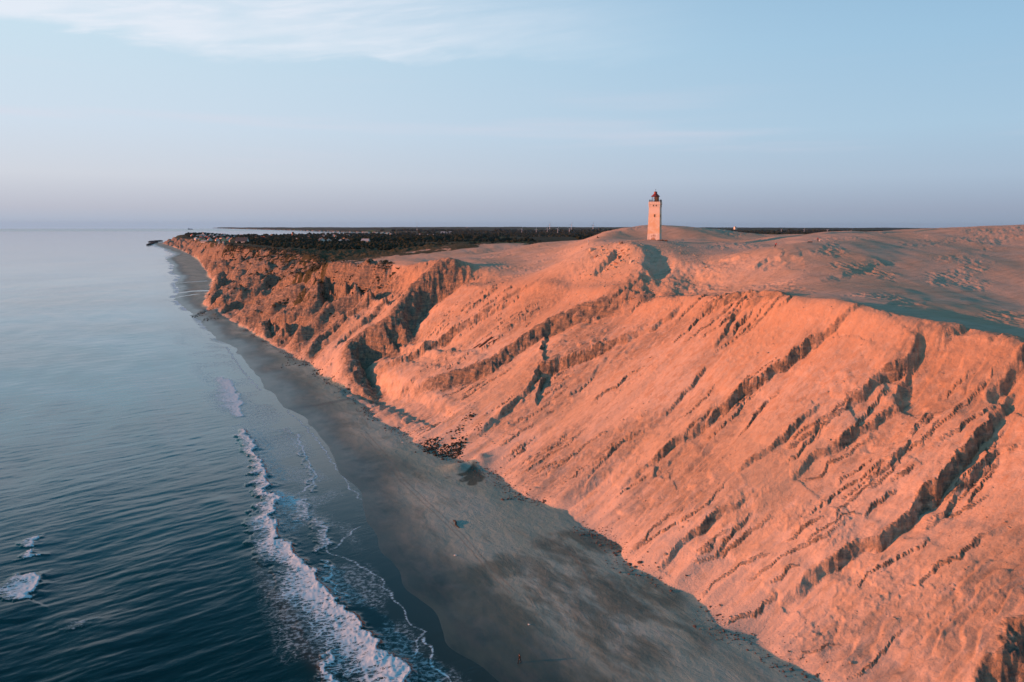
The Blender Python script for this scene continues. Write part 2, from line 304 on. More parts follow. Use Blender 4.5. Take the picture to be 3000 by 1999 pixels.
MOUNDS = [(*on_ground(1055, 1078)[:2], 1.5, 4.0), (*on_ground(1100, 1068)[:2], 2.2, 3.6), (*on_ground(466, 724)[:2], 2.6, 7), (*on_ground(492, 726)[:2], 4, 9), (*on_ground(520, 722)[:2], 5, 12), (*on_ground(640, 782)[:2], 1.5, 5)]
def build_height(x, y, detail=True):
    c = x*EC[0]+y*EC[1]; s = x*ES[0]+y*ES[1]; d = np.hypot(x, y)
    # the rim and foot wander a little
    sf, sr = foot(c), rim(c)
    rug = ss(c, 400, 520)                                # the left, clay-built part of the cliff is rugged
    wob = fbm(c/38, s/200, 3, 3)*2.2+fbm(c/9, s/60, 2, 8)*.7
    zz = base(x-wob*ES[0]*ss(s, sf-2, sf+8), y-wob*ES[1]*ss(s, sf-2, sf+8))
    t = np.clip((s-sf)/(sr-sf), -.3, 1.6)
    face = ss(t, -.02, .06)*(1-ss(t, .97, 1.12))         # on the cliff face
    rock = np.zeros_like(zz); 
    for q, A, wd, Ln, Ls, small in SC:
        mg = max(Ln, Ls)*3.2+wd
        i = np.nonzero((c > q[:, 0].min()-mg) & (c < q[:, 0].max()+mg) & (s > q[:, 1].min()-mg) & (s < q[:, 1].max()+mg) & (s > sf-3))[0]
        if not len(i): continue
        ci, si = c[i], s[i]
        if small: cj = ci+.75*fbm(ci/4.1, si/3.3, 4, 61, .6); sj = si+.8*fbm(ci/3, si/3, 3, 64)
        else:
            cj = ci+fbm(ci/6, si/4.5, 5, 21, .56)*np.minimum(wd*.25+.6, 2.4); sj = si+fbm(ci/5, si/5, 3, 27)*1.5
        best = np.full(len(i), 1e9); sg = np.zeros(len(i)); par = np.zeros(len(i)); seg = np.linalg.norm(np.diff(q, axis=0), axis=1); cum = np.r_[0, np.cumsum(seg)]
        for k in range(len(q)-1):
            a, b = q[k], q[k+1]; dx, dy = b-a; l2 = dx*dx+dy*dy+1e-9
            tt = np.clip(((cj-a[0])*dx+(sj-a[1])*dy)/l2, 0, 1); ex = cj-a[0]-tt*dx; ey = sj-a[1]-tt*dy
            dd = np.hypot(ex, ey); m = dd < best
            sgn = np.sign((cj-a[0])*dy-(sj-a[1])*dx)      # + on the far (north) side
            best = np.where(m, dd, best); sg = np.where(m, sgn, sg); par = np.where(m, (cum[k]+tt*seg[k])/cum[-1], par)
        dd = best*sg; tp = np.power(np.clip(np.sin(math.pi*np.clip(par, 0.0, 1.0)), 0, 1), .45)
        if not small and wd > 3.9:                       # wide scarps: crest taken as c(s), so the step is continuous
            o_ = np.argsort(q[:, 1]); qs = np.maximum.accumulate(q[o_, 1]+np.arange(len(q))*.5); qc = q[o_, 0]
            h_ = 3.0; cl = (np.interp(sj-h_, qs, qc)+np.interp(sj, qs, qc)*2+np.interp(sj+h_, qs, qc))/4; sl_ = (np.interp(sj+h_, qs, qc)-np.interp(sj-h_, qs, qc))/(2*h_)
            dd = (cj-cl)/np.sqrt(1+sl_**2); e_ = .16*(qs[-1]-qs[0])+2; tp = ss(sj, qs[0]-e_, qs[0]+e_)*(1-ss(sj, qs[-1]-e_, qs[-1]+e_*.6))
        elif not small: tp = tp*(.75+.5*fbm(par*cum[-1]/9, 0*par, 2, 31))
        up_ = .45 if A > 14 else .28 if wd > 3.9 else .5; prof = np.where(dd > 0, up_*np.exp(-np.abs(dd)/Ln), np.where(dd > -wd, up_-ss(-dd, 0, wd), -(1-up_)*np.exp((dd+wd)/Ls)))
        h = A*tp*prof*ss(s[i]-sf[i], -3, 5)
        zz[i] += h
        fm = ss(-dd, -wd*.25, wd*.1)*(1-ss(-dd, wd*.8, wd*1.3))*np.clip(tp, 0, 1)
        rock[i] = np.maximum(rock[i], fm*(.75 if small else 1)*face[i])
    if detail:
        # buttresses and gullies running down the face, cut deeper on the left
        g1 = ridged(c/34+.25*fbm(c/30, s/50, 2, 5), s/110, 3, 11)
        ph = c/(58+.03*np.maximum(c-500, 0))+.16*(s-sf)/40+.75*fbm(c/70, s/55, 3, 5); fr = ph-np.floor(ph)
        sw_ = np.where(fr < .34, ss(fr, 0, .34), 1-ss(fr, .34, 1)**.8); ampl = (12+8*ss(c, 600, 900))*(.55+.75*np.abs(pn(np.floor(ph)*3.7, 0*c, 6)))
        env = ss(t, -.03, .14)*(1-ss(t, .82, 1.03))
        rg2 = ss(c, 425, 500)
        zz += rg2*env*(sw_-.45)*ampl+face*rug*(g1-.5)*2.6*np.sin(np.pi*np.clip(t, 0, 1))**.7
        zz += rg2*face*(ridged(c/15+.5*fbm(c/20, s/20, 2, 7), s/45, 3, 9)-.5)*1.9
        clod_ = ss(fbm(c/34, s/30, 3, 37), .0, .35)
        # along-strata ribs: asymmetric, so each has a dark side
        al = c*sdir[0]+s*sdir[1]; ac = c*sdir[1]-s*sdir[0]
        wv = ac/8.5+2.4*fbm(al/34, ac/22, 4, 14); saw = (wv-np.floor(wv)); saw = np.where(saw < .8, saw/.8, (1-saw)/.2)
        rm = ss(fbm(al/60, ac/30, 3, 19), .0, .5)
        zz += face*(.5*rm+.3*rug)*(saw-.5)*1.3
        rock = np.maximum(rock, face*rug*np.clip(.72+.6*(1-ss(fr, .05, .42))*rg2, 0, 1)+face*rm*.3)
        zz += face*(.08+.12*clod_+.95*rug)*fbm(al/9, ac/2.6, 4, 23, .55)*1.0
        zz += face*(.08+.48*rug)*fbm(al/3.0, ac/1.1, 3, 29, .6)*.7
        clod = ss(fbm(c/22, s/22, 2, 33), .05, .5)
        zz += face*clod*np.maximum(fbm(c/1.1, s/1.1, 3, 35), 0)*.26
        # talus fans at the foot: rounded lobes
        lob = np.abs(pn(c/13, 0*c, 43)+.35*pn(c/5, 0*c+3, 44)); toe = np.exp(-((s-sf-5)/7)**2)
        zz += toe*(.8-2.2*lob)*.9*ss(s, sf-1, sf+2)
        for (mx, my, mh, mr) in MOUNDS: zz += mh*np.exp(-((x-mx)**2+(y-my)**2)/mr**2)
        # fine runnels of dry sand
        zz += face*(1-rug*.6)*np.abs(pn(c/1.7+.3*pn(c/6, s/9, 48), s/26, 47))*-.22
        # rim lip, and the upland dunes
        upm = ss(t, .93, 1.06)
        inl = s-sr
        zz += (2.0+.3*ss(c, 175, 140))*np.exp(-((inl+1)/4.0)**2)*ss(c, 40, 80)*(1-ss(c, 300, 340))*(.8+.8*pn(c/30, 0*c, 51))
        zz -= .2*ss(c, 185, 150)*ss(c, 50, 80)*np.exp(-((inl-11)/6)**2)
        und = fbm(c/42+.2*pn(c/60, s/60, 52), s/26, 3, 53)*(.62-.25*ss(c, 240, 170))+ridged(c/70, s/36, 2, 57)*.28
        far = ss(d, 1000, 1600)
        zz += upm*und*(1-far)*1.1
        pat = ss(fbm(c/30, s/30, 3, 63), .05, .45)
        zz += upm*(1-far)*pat*fbm(c/3.2, s/2.2, 3, 65, .6)*.26
        zz += upm*(1-far)*pn(c/5, s/7, 67)*.06
        # rough grass hummocks on the heath
        veg = ss(c+.25*(s-200), 610, 690)
        zz += upm*veg*np.abs(fbm(x/16, y/22, 4, 71, .6))*2.6*(1-.6*far)
        zz += upm*far*fbm(x/120, y/160, 3, 75)*2.0
        # beach: faint cusps and tracks
        bm = (1-ss(s, sf-3, sf))*ss(s, wline(c), wline(c)+8)
        zz += bm*(fbm(c/14, s/9, 3, 81)*.14+fbm(c/2.5, s/1.2, 2, 84)*.018)
        zz += (1-ss(s, sf-3, sf))*np.exp(-((s-wline(c))/9)**2)*pn(c/17, s/200, 87)*.16
    return zz, rock, c, s, t, d

# ------------------------------------------------------------------ ground mesh
heads = np.radians(np.r_[np.arange(-36, -32, .25), np.arange(-32, 36, .05), np.arange(36, 50, .15), np.arange(50, 80.1, .6)])
rr = [86.]
while rr[-1] < 19500:
    r_ = rr[-1]; rr.append(r_*(1.0021 if r_ < 330 else 1.0042 if r_ < 1100 else 1.010 if r_ < 5000 else 1.02))
rr = np.array(rr); H_, R_ = np.meshgrid(heads, rr, indexing='ij')
gx, gy = (R_*np.sin(H_)).ravel(), (R_*np.cos(H_)).ravel()
gc = gx*EC[0]+gy*EC[1]; gs = gx*ES[0]+gy*ES[1]
# far coast: bay behind the village and the low headland beyond it
def far_land(x, y):
    """signed: >0 on land"""
    c = x*EC[0]+y*EC[1]; s = x*ES[0]+y*ES[1]
    a = s-wline(c)
    return a
print('grid', len(gx))
keep = gs > wline(gc)-25
nh, nr = H_.shape
idx = np.full(nh*nr, -1); kk = np.nonzero(keep)[0]; idx[kk] = np.arange(len(kk))
x, y = gx[kk], gy[kk]
zz, rock, c, s, t, d = build_height(x, y)
V = np.stack([x, y, zz], 1)
I = np.arange(nh*nr).reshape(nh, nr); Q = np.stack([I[:-1, :-1], I[:-1, 1:], I[1:, 1:], I[1:, :-1]], -1).reshape(-1, 4)
Q = idx[Q[:, ::-1]]; Q = Q[(Q >= 0).all(1)]
# vertex normals of the whole ground, so its pieces join without a seam
fn_ = np.cross(V[Q[:, 2]]-V[Q[:, 0]], V[Q[:, 3]]-V[Q[:, 1]])
if fn_[:, 2].mean() < 0: Q = Q[:, ::-1]; fn_ = -fn_
nv = np.zeros_like(V)
for k in range(4):
    for a in range(3): nv[:, a] += np.bincount(Q[:, k], fn_[:, a], len(V))
nv /= np.linalg.norm(nv, axis=1)[:, None]+1e-12
sf, sw, sr = foot(c), wline(c), rim(c)
veg = ss(c+.25*(s-200)+60*fbm(x/55, y/40, 5, 90, .6), 610, 665)
veg = np.maximum(veg*ss(t, .95, 1.02), ss(d, 640+20*pn(x/60, y/60, 93), 700)*ss(t, .95, 1.02)*ss(x/y, -.35, -.2))
turf = ss(c, 470, 640)*ss(t+.4*fbm(c/26, s/16, 4, 95), .5, .85)*ss(fbm(c/12, s/9, 4, 97), -.25, .25)
veg = np.clip(np.maximum(veg, turf*.85*(1-ss(t, 1.0, 1.05)*(1-veg))), 0, 1)
moist = np.clip(1-(s-sw)/(9+8*pn(c/30, 0*c, 99)), 0, 1)
def line_mask(pts, wid, conv=None):
    q = np.array([on_ground(*p)[:2] for p in pts]); out_ = np.zeros(len(x)); i = np.nonzero((x > q[:, 0].min()-wid*5) & (x < q[:, 0].max()+wid*5) & (y > q[:, 1].min()-wid*5) & (y < q[:, 1].max()+wid*5))[0]
    if not len(i): return out_
    best = np.full(len(i), 1e9); jx = x[i]+fbm(x[i]/14, y[i]/14, 2, 171)*wid*.5; jy = y[i]
    for k in range(len(q)-1):
        a, b = q[k], q[k+1]; dx, dy = b-a; l2 = dx*dx+dy*dy+1e-9; tt = np.clip(((jx-a[0])*dx+(jy-a[1])*dy)/l2, 0, 1); best = np.minimum(best, np.hypot(jx-a[0]-tt*dx, jy-a[1]-tt*dy))
    out_[i] = 1-ss(best, wid*.6, wid*1.3); return out_
pool = np.zeros(len(x)); tm = np.zeros(len(x)); damp = np.zeros(len(x))
zr = lambda X_, Y_: ((400+X_/4.706)/1.275, (620+Y_/4.706)/1.275)
for pts, wid in (([zr(545,1008),zr(760,990),zr(960,975)], 7), ([zr(545,1150),zr(760,1120),zr(1045,1095)], 8), ([zr(575,1200),zr(830,1160)], 5), ([zr(590,1065),zr(760,1050)], 4), ([zr(700,745),zr(800,742)], 6), ([(673,944),(740,932),(800,920)], 2.0)): pool = np.maximum(pool, line_mask(pts, wid)*(.45 if wid == 2.0 else 1))
def srcp(X_, Y_): return X_/1.275, Y_/1.275
for o_ in (0, 9):
    tm = np.maximum(tm, line_mask([srcp(1060+o_, 1272-o_), srcp(1150+o_, 1374-o_), srcp(1170+o_, 1408-o_*.8), srcp(1265+o_, 1496-o_*.8), srcp(1350+o_*1.2, 1576-o_*.8), srcp(1427+o_*1.3, 1668-o_*.8), srcp(1500+o_*1.3, 1740-o_)], .22))
for pts in ([(1255,1238),(1290,1248),(1330,1290),(1360,1345)], [(1262,1236),(1300,1247),(1342,1290)]): tm = np.maximum(tm, -0+line_mask(pts, .25))
for pts, wid, st in (([(1330,1250),(1400,1300),(1480,1365)], 10, 1.1), ([(1170,1340),(1250,1370),(1340,1420),(1420,1480)], 17, 1.0), ([(1100,1440),(1180,1490),(1250,1560)], 22, 1.0), ([(1104,1070),(1075,1090),(1030,1098)], 1.2, 1.6), ([(1104,1068),(1086,1094),(1066,1104)], 1.9, 1.6), ([(1105,1068),(1096,1096),(1088,1112)], 1.8, 1.6), ([(1106,1068),(1112,1088),(1104,1104)], 1.7, 1.6), ([(700,950),(760,935),(850,920)], 2.5, .9), ([(860,915),(790,915),(830,925)], 3, .8), ([(1000,1090),(960,1090),(1030,1140)], 2.0, .5)): damp = np.maximum(damp, st*line_mask(pts, wid))
damp *= np.clip(.75+1.2*fbm(gc[kk]/22, gs[kk]/8, 5, 181, .62), 0, 1.1)
damp = damp*(.45+.55*ss(damp, .25, .6))
attrs = {'pool': pool, 'track': tm, 'damp': damp, 'rock': np.clip(rock, 0, 1), 'veg': veg, 'wet': moist, 'shore': s-sw, 'tt': t}
fcent = lambda a: a[Q].mean(1)
ts, ds_, ss_, cs_ = fcent(s-sf), fcent(d), fcent(t), fcent(c); vg = fcent(veg)
part_id = np.where(ts < 0, 0, np.where((ss_ < 1.03), 1, np.where((ds_ > 1700), 4, np.where(vg > .5, 3, 2))))

# ------------------------------------------------------------------ materials
def new_mat(name):
    m = bpy.data.materials.new(name); m.use_nodes = True; t_ = m.node_tree; t_.nodes.clear()
    o = t_.nodes.new('ShaderNodeOutputMaterial'); b = t_.nodes.new('ShaderNodeBsdfPrincipled'); L(t_, b.outputs[0], o.inputs[0])
    return m, t_, b
def plain_mat(name, col, rough=.8, metal=0, var=.12, scale=3.0, bump=0):
    m, t_, b = new_mat(name); nz = N(t_, 'ShaderNodeTexNoise'); tcn = N(t_, 'ShaderNodeTexCoord'); L(t_, tcn.outputs['Object'], nz.inputs[0])
    nz.inputs['Scale'].default_value = scale; nz.inputs['Detail'].default_value = 5
    L(t_, mix_node(t_, nz.outputs[0], tuple(v*(1-var) for v in col), tuple(min(1, v*(1+var)) for v in col)), b.inputs['Base Color'])
    b.inputs['Roughness'].default_value = rough; b.inputs['Metallic'].default_value = metal
    if bump:
        bn = N(t_, 'ShaderNodeBump', inp={'Strength': .6, 'Distance': bump}); L(t_, nz.outputs[0], bn.inputs['Height']); L(t_, bn.outputs[0], b.inputs['Normal'])
    return m
def attr(t_, name): n = N(t_, 'ShaderNodeAttribute', attribute_name=name); return n.outputs['Fac']
def noise(t_, vec, scale, det=6, rough=.55, dist=0):
    n = N(t_, 'ShaderNodeTexNoise'); L(t_, vec, n.inputs[0]); n.inputs['Scale'].default_value = scale; n.inputs['Detail'].default_value = det
    n.inputs['Roughness'].default_value = rough; n.inputs['Distortion'].default_value = dist; return n.outputs[0]
def mapped(t_, vec, rotz, sc):
    mp = N(t_, 'ShaderNodeMapping'); L(t_, vec, mp.inputs[0]); mp.vector_type = 'POINT'
    mp2 = N(t_, 'ShaderNodeMapping'); mp.inputs['Rotation'].default_value[2] = rotz; L(t_, mp.outputs[0], mp2.inputs[0]); mp2.inputs['Scale'].default_value = sc
    return mp2.outputs[0]
sand_rgb = (.515, .37, .265)
def ground_mat():
    m, t_, b = new_mat('sand_and_clay'); tcn = N(t_, 'ShaderNodeTexCoord'); v = tcn.outputs['Object']
    # rotate so that X runs down the slope
    an = math.atan2(ES[1], ES[0]); vr = mapped(t_, v, -an, (.05, .9, .9))
    sa = sdir[0]*EC+sdir[1]*ES; vs_ = mapped(t_, v, -math.atan2(sa[1], sa[0]), (.06, .5, .5))
    n1 = noise(t_, v, .03, 5); n2 = noise(t_, v, .5, 6, .65); n3 = noise(t_, vr, 1.0, 5, .6); n4 = noise(t_, vs_, 1.0, 7, .65, .3); n5 = noise(t_, v, 2.5, 4, .7)
    rockA = attr(t_, 'rock'); vegA = attr(t_, 'veg')
    sand = mix_node(t_, smooth_node(t_, n1, .35, .65), sand_rgb, (.57, .43, .335))
    sand = mix_node(t_, math_node(t_, 'MULTIPLY', smooth_node(t_, n3, .45, .75), .35), sand, (.30, .20, .14))
    sand = mix_node(t_, math_node(t_, 'MULTIPLY', smooth_node(t_, n4, .50, .68), .40), sand, (.29, .21, .155))
    sand = mix_node(t_, math_node(t_, 'MULTIPLY', smooth_node(t_, n2, .55, .8), .35), sand, (.31, .25, .20))
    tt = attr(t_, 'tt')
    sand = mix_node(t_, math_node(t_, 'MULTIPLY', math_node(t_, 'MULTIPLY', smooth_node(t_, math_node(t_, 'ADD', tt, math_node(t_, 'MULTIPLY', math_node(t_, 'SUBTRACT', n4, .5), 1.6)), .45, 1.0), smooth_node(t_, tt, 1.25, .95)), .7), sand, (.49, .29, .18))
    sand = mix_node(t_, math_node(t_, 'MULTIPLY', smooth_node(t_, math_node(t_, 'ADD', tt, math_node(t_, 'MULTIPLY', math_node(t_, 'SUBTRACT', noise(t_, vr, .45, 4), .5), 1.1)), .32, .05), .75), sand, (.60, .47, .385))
    clay = mix_node(t_, smooth_node(t_, n4, .38, .62), (.125, .130, .122), (.27, .21, .16))  # grey clay, its tone cooled and darkened to deepen shade on scarp faces
    vz = noise(t_, mapped(t_, v, 0, (.03, .03, 1.1)), 1.0, 6, .75)
    clay = mix_node(t_, smooth_node(t_, vz, .44, .56), clay, (.30, .215, .15))
    clay = mix_node(t_, smooth_node(t_, n2, .45, .7), clay, (.10, .105, .10))
    rf = math_node(t_, 'MULTIPLY', rockA, smooth_node(t_, math_node(t_, 'ADD', math_node(t_, 'MULTIPLY', n2, .6), math_node(t_, 'MULTIPLY', n4, .6)), .35, .7))
    rf = math_node(t_, 'MULTIPLY', rf, 1.5, clamp=True)
    col = mix_node(t_, rf, sand, clay)
    vgc = mix_node(t_, n2, (.028, .036, .018), (.085, .080, .042)); vgc = mix_node(t_, smooth_node(t_, n5, .5, .7), vgc, (.12, .10, .055))
    vf = math_node(t_, 'MULTIPLY', vegA, 1, clamp=True); vf = smooth_node(t_, math_node(t_, 'ADD', vf, math_node(t_, 'MULTIPLY', math_node(t_, 'SUBTRACT', n2, .5), .9)), .3, .62)
    col = mix_node(t_, vf, col, vgc)
    L(t_, col, b.inputs['Base Color']); b.inputs['Roughness'].default_value = .95
    b.inputs['Specular IOR Level'].default_value = .15
    hsum = math_node(t_, 'ADD', math_node(t_, 'MULTIPLY', n5, .25), math_node(t_, 'ADD', math_node(t_, 'MULTIPLY', n4, math_node(t_, 'ADD', math_node(t_, 'MULTIPLY', rockA, 1.6), .5)), math_node(t_, 'MULTIPLY', n3, .35)))
    hsum = math_node(t_, 'ADD', hsum, math_node(t_, 'MULTIPLY', n2, math_node(t_, 'ADD', .25, math_node(t_, 'ADD', rockA, math_node(t_,'MULTIPLY',vegA,1.5)))))
    bn = N(t_, 'ShaderNodeBump', inp={'Strength': .8, 'Distance': .8}); L(t_, hsum, bn.inputs['Height']); L(t_, bn.outputs[0], b.inputs['Normal'])
    return m
M_ground = ground_mat()
def beach_mat():
    m, t_, b = new_mat('beach_sand'); tcn = N(t_, 'ShaderNodeTexCoord'); v = tcn.outputs['Object']
    an = math.atan2(EC[1], EC[0]); vr = mapped(t_, v, -an, (.42, 1, 1))
    n1 = noise(t_, vr, .045, 5, .5, .4); n2 = noise(t_, v, .8, 6, .65); n3 = noise(t_, vr, .35, 9, .68, .6); n4 = noise(t_, vr, .09, 8, .62, 1.0)
    wet = attr(t_, 'wet'); sh = attr(t_, 'shore')
    dry = mix_node(t_, smooth_node(t_, n1, .36, .62), (.225, .33, .29), (.30, .40, .365))  # cool green base colour makes the sunlit beach look unlit
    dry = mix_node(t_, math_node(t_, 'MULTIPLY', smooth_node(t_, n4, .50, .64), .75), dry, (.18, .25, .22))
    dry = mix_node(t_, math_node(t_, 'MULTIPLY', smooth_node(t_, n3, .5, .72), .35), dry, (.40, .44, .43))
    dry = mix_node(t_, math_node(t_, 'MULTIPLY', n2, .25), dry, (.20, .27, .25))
    wc = mix_node(t_, smooth_node(t_, n3, .4, .6), (.020, .046, .048), (.040, .060, .060))
    ws = math_node(t_, 'ADD', sh, math_node(t_, 'MULTIPLY', math_node(t_, 'SUBTRACT', n1, .5), 26))
    wf = smooth_node(t_, ws, 24, 3)
    col = mix_node(t_, wf, dry, wc); L(t_, col, b.inputs['Base Color'])
    col = mix_node(t_, math_node(t_, 'MULTIPLY', attr(t_, 'damp'), .62, clamp=True), col, (.06, .095, .082)); col = mix_node(t_, math_node(t_, 'MULTIPLY', attr(t_, 'track'), .4), col, (.15, .15, .13))
    pl = attr(t_, 'pool'); col = mix_node(t_, pl, col, (.03, .035, .035)); L(t_, col, b.inputs['Base Color'])
    rg = math_node(t_, 'SUBTRACT', .92, math_node(t_, 'MAXIMUM', math_node(t_, 'MULTIPLY', wf, .62), math_node(t_, 'MULTIPLY', pl, .84))); L(t_, rg, b.inputs['Roughness'])
    b.inputs['Specular IOR Level'].default_value = .35
    dryf = math_node(t_, 'SUBTRACT', 1.05, wf)
    h = math_node(t_, 'MULTIPLY', math_node(t_, 'MULTIPLY', math_node(t_, 'ADD', math_node(t_, 'MULTIPLY', n2, .5), n3), dryf), math_node(t_, 'SUBTRACT', 1, pl))
    bn = N(t_, 'ShaderNodeBump', inp={'Strength': .7, 'Distance': .4}); L(t_, h, bn.inputs['Height']); L(t_, bn.outputs[0], b.inputs['Normal'])
    return m
M_beach = beach_mat()
def far_mat():
    m, t_, b = new_mat('farmland_cover'); tcn = N(t_, 'ShaderNodeTexCoord'); v = tcn.outputs['Object']
    n1 = noise(t_, v, .0022, 3, .4); n2 = noise(t_, v, .02, 6, .6); n3 = noise(t_, v, .005, 5, .6)
    vo = N(t_, 'ShaderNodeTexVoronoi'); L(t_, mapped(t_, v, .5, (1, .45, 1)), vo.inputs[0]); vo.inputs['Scale'].default_value = .0022
    sp = N(t_, 'ShaderNodeSeparateColor'); L(t_, vo.outputs['Color'], sp.inputs[0])
    fld = mix_node(t_, smooth_node(t_, sp.outputs[0], .45, .6), (.035, .055, .022), (.085, .13, .04)); fld = mix_node(t_, smooth_node(t_, sp.outputs[1], .75, .8), fld, (.13, .11, .06))
    wood = mix_node(t_, n2, (.012, .020, .012), (.04, .05, .025))
    col = mix_node(t_, smooth_node(t_, n3, .42, .5), fld, wood)
    L(t_, col, b.inputs['Base Color']); b.inputs['Roughness'].default_value = 1; b.inputs['Specular IOR Level'].default_value = .1
    return m
M_far = far_mat()
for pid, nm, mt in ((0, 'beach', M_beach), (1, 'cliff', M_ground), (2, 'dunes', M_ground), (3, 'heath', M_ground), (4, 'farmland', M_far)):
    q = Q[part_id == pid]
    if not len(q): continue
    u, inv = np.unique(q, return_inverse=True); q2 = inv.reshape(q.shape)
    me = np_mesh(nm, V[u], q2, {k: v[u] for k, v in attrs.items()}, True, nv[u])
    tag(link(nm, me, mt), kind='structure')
def ground_z(x, y):
    z = build_height(np.array([float(x)]*2), np.array([float(y)]*2))[0][0]; return float(z)
gfun = lambda x, y: build_height(x, y)[0]

# ------------------------------------------------------------------ sea
def sea_mat():
    m, t_, b = new_mat('sea_water'); tcn = N(t_, 'ShaderNodeTexCoord'); v = tcn.outputs['Object']
    foam = attr(t_, 'foam'); sheet = attr(t_, 'sheet'); shal = attr(t_, 'shallow'); silt = attr(t_, 'silt')
    vw = mapped(t_, v, R(-40), (.5, 1.6, 1))
    n1 = noise(t_, vw, .16, 6, .6, .6); n2 = noise(t_, vw, .5, 5, .6, .3); n0 = noise(t_, mapped(t_, v, R(-60), (.3, 1, 1)), .012, 5, .55, .8)
    deep = mix_node(t_, n1, (.0002, .017, .023), (.0004, .032, .040))
    deep = mix_node(t_, attr(t_, 'far_sky_tint'), deep, (.0, .22, .30)); col = mix_node(t_, shal, deep, (.030, .055, .055)); col = mix_node(t_, silt, col, (.085, .055, .035))  # base colour turns bluer with distance, standing in for reflected sky
    # foam: lacy cells, denser where the mask is high
    vf = mapped(t_, v, R(-20), (.8, 1.5, 1))
    wrp = N(t_, 'ShaderNodeTexNoise'); L(t_, vf, wrp.inputs[0]); wrp.inputs['Scale'].default_value = .35; wrp.inputs['Detail'].default_value = 4
    vadd = N(t_, 'ShaderNodeVectorMath', operation='MULTIPLY_ADD'); L(t_, wrp.outputs['Color'], vadd.inputs[0]); vadd.inputs[1].default_value = (3, 3, 0); L(t_, vf, vadd.inputs[2])
    vo = N(t_, 'ShaderNodeTexVoronoi', feature='DISTANCE_TO_EDGE'); L(t_, vadd.outputs[0], vo.inputs[0]); vo.inputs['Scale'].default_value = .55
    vo2 = N(t_, 'ShaderNodeTexVoronoi', feature='DISTANCE_TO_EDGE'); L(t_, vadd.outputs[0], vo2.inputs[0]); vo2.inputs['Scale'].default_value = 2.2
    cell = math_node(t_, 'MINIMUM', vo.outputs[0], math_node(t_, 'MULTIPLY', vo2.outputs[0], 2.0))
    nn = noise(t_, v, .9, 5, .7)
    thr = math_node(t_, 'ADD', math_node(t_, 'MULTIPLY', math_node(t_, 'POWER', foam, 1.5), .50), math_node(t_, 'MULTIPLY', math_node(t_, 'SUBTRACT', nn, .5), .35))
    ff = smooth_node(t_, math_node(t_, 'SUBTRACT', thr, cell), -.04, .10); ff = math_node(t_, 'MULTIPLY', ff, smooth_node(t_, foam, .02, .2))
    tl = math_node(t_, 'MULTIPLY', math_node(t_, 'MULTIPLY', smooth_node(t_, math_node(t_, 'SUBTRACT', math_node(t_, 'MULTIPLY', sheet, .16), cell), -.05, .09), math_node(t_, 'MULTIPLY', smooth_node(t_, nn, .42, .62), smooth_node(t_, sheet, .03, .2))), .55)
    ff = math_node(t_, 'MAXIMUM', ff, tl)
    col = mix_node(t_, ff, col, (.55, .74, .84)); L(t_, col, b.inputs['Base Color'])
    L(t_, math_node(t_, 'ADD', math_node(t_, 'ADD', .05, math_node(t_, 'MULTIPLY', attr(t_, 'offing'), .13)), math_node(t_, 'MULTIPLY', ff, .8), clamp=True), b.inputs['Roughness']); b.inputs['IOR'].default_value = 1.33
    cd = N(t_, 'ShaderNodeCameraData')
    h = math_node(t_, 'ADD', math_node(t_, 'MULTIPLY', n1, 1.0), math_node(t_, 'MULTIPLY', n2, .28)); h = math_node(t_, 'ADD', h, math_node(t_, 'MULTIPLY', ff, .25))
    bn = N(t_, 'ShaderNodeBump', inp={'Distance': .28, 'Strength': .5}); L(t_, h, bn.inputs['Height'])
    L(t_, math_node(t_, 'ADD', .08, math_node(t_, 'MULTIPLY', smooth_node(t_, n0, .4, .62), .4)), bn.inputs['Strength'])
    L(t_, bn.outputs[0], b.inputs['Normal'])
    return m
M_sea = sea_mat()
hs = np.radians(np.r_[np.arange(-75, -36, 1.0), np.arange(-36, 3, .06), np.arange(3, 30, .5)])
rs_ = [84.]
while rs_[-1] < 17000:
    r_ = rs_[-1]; rs_.append(r_*(1.0026 if r_ < 420 else 1.005 if r_ < 1200 else 1.02))
rs_ = np.array(rs_); A_, B_ = np.meshgrid(hs, rs_, indexing='ij'); sx, sy = (B_*np.sin(A_)).ravel(), (B_*np.cos(A_)).ravel()
sc_, sss = sx*EC[0]+sy*EC[1], sx*ES[0]+sy*ES[1]
def poly_dist(pts, cx, cy):
    """distance to, side of, and fraction along a polyline (world xy)"""
    best = np.full(len(cx), 1e9); sg = np.zeros(len(cx)); par = np.zeros(len(cx)); q = np.array(pts); seg = np.linalg.norm(np.diff(q, axis=0), axis=1); cum = np.r_[0, np.cumsum(seg)]
    for k in range(len(q)-1):
        a, b = q[k], q[k+1]; dx, dy = b-a; l2 = dx*dx+dy*dy+1e-9
        tt = np.clip(((cx-a[0])*dx+(cy-a[1])*dy)/l2, 0, 1); ex = cx-a[0]-tt*dx; ey = cy-a[1]-tt*dy; dd = np.hypot(ex, ey); m = dd < best
        sgn = np.sign((cx-a[0])*dy-(cy-a[1])*dx); best = np.where(m, dd, best); sg = np.where(m, sgn, sg); par = np.where(m, (cum[k]+tt*seg[k])/cum[-1], par)
    return best, sg, par
foamA = np.zeros(len(sx)); sheetA = np.zeros(len(sx)); siltA = np.zeros(len(sx)); hz = np.zeros(len(sx))
dsea = np.hypot(sx, sy)
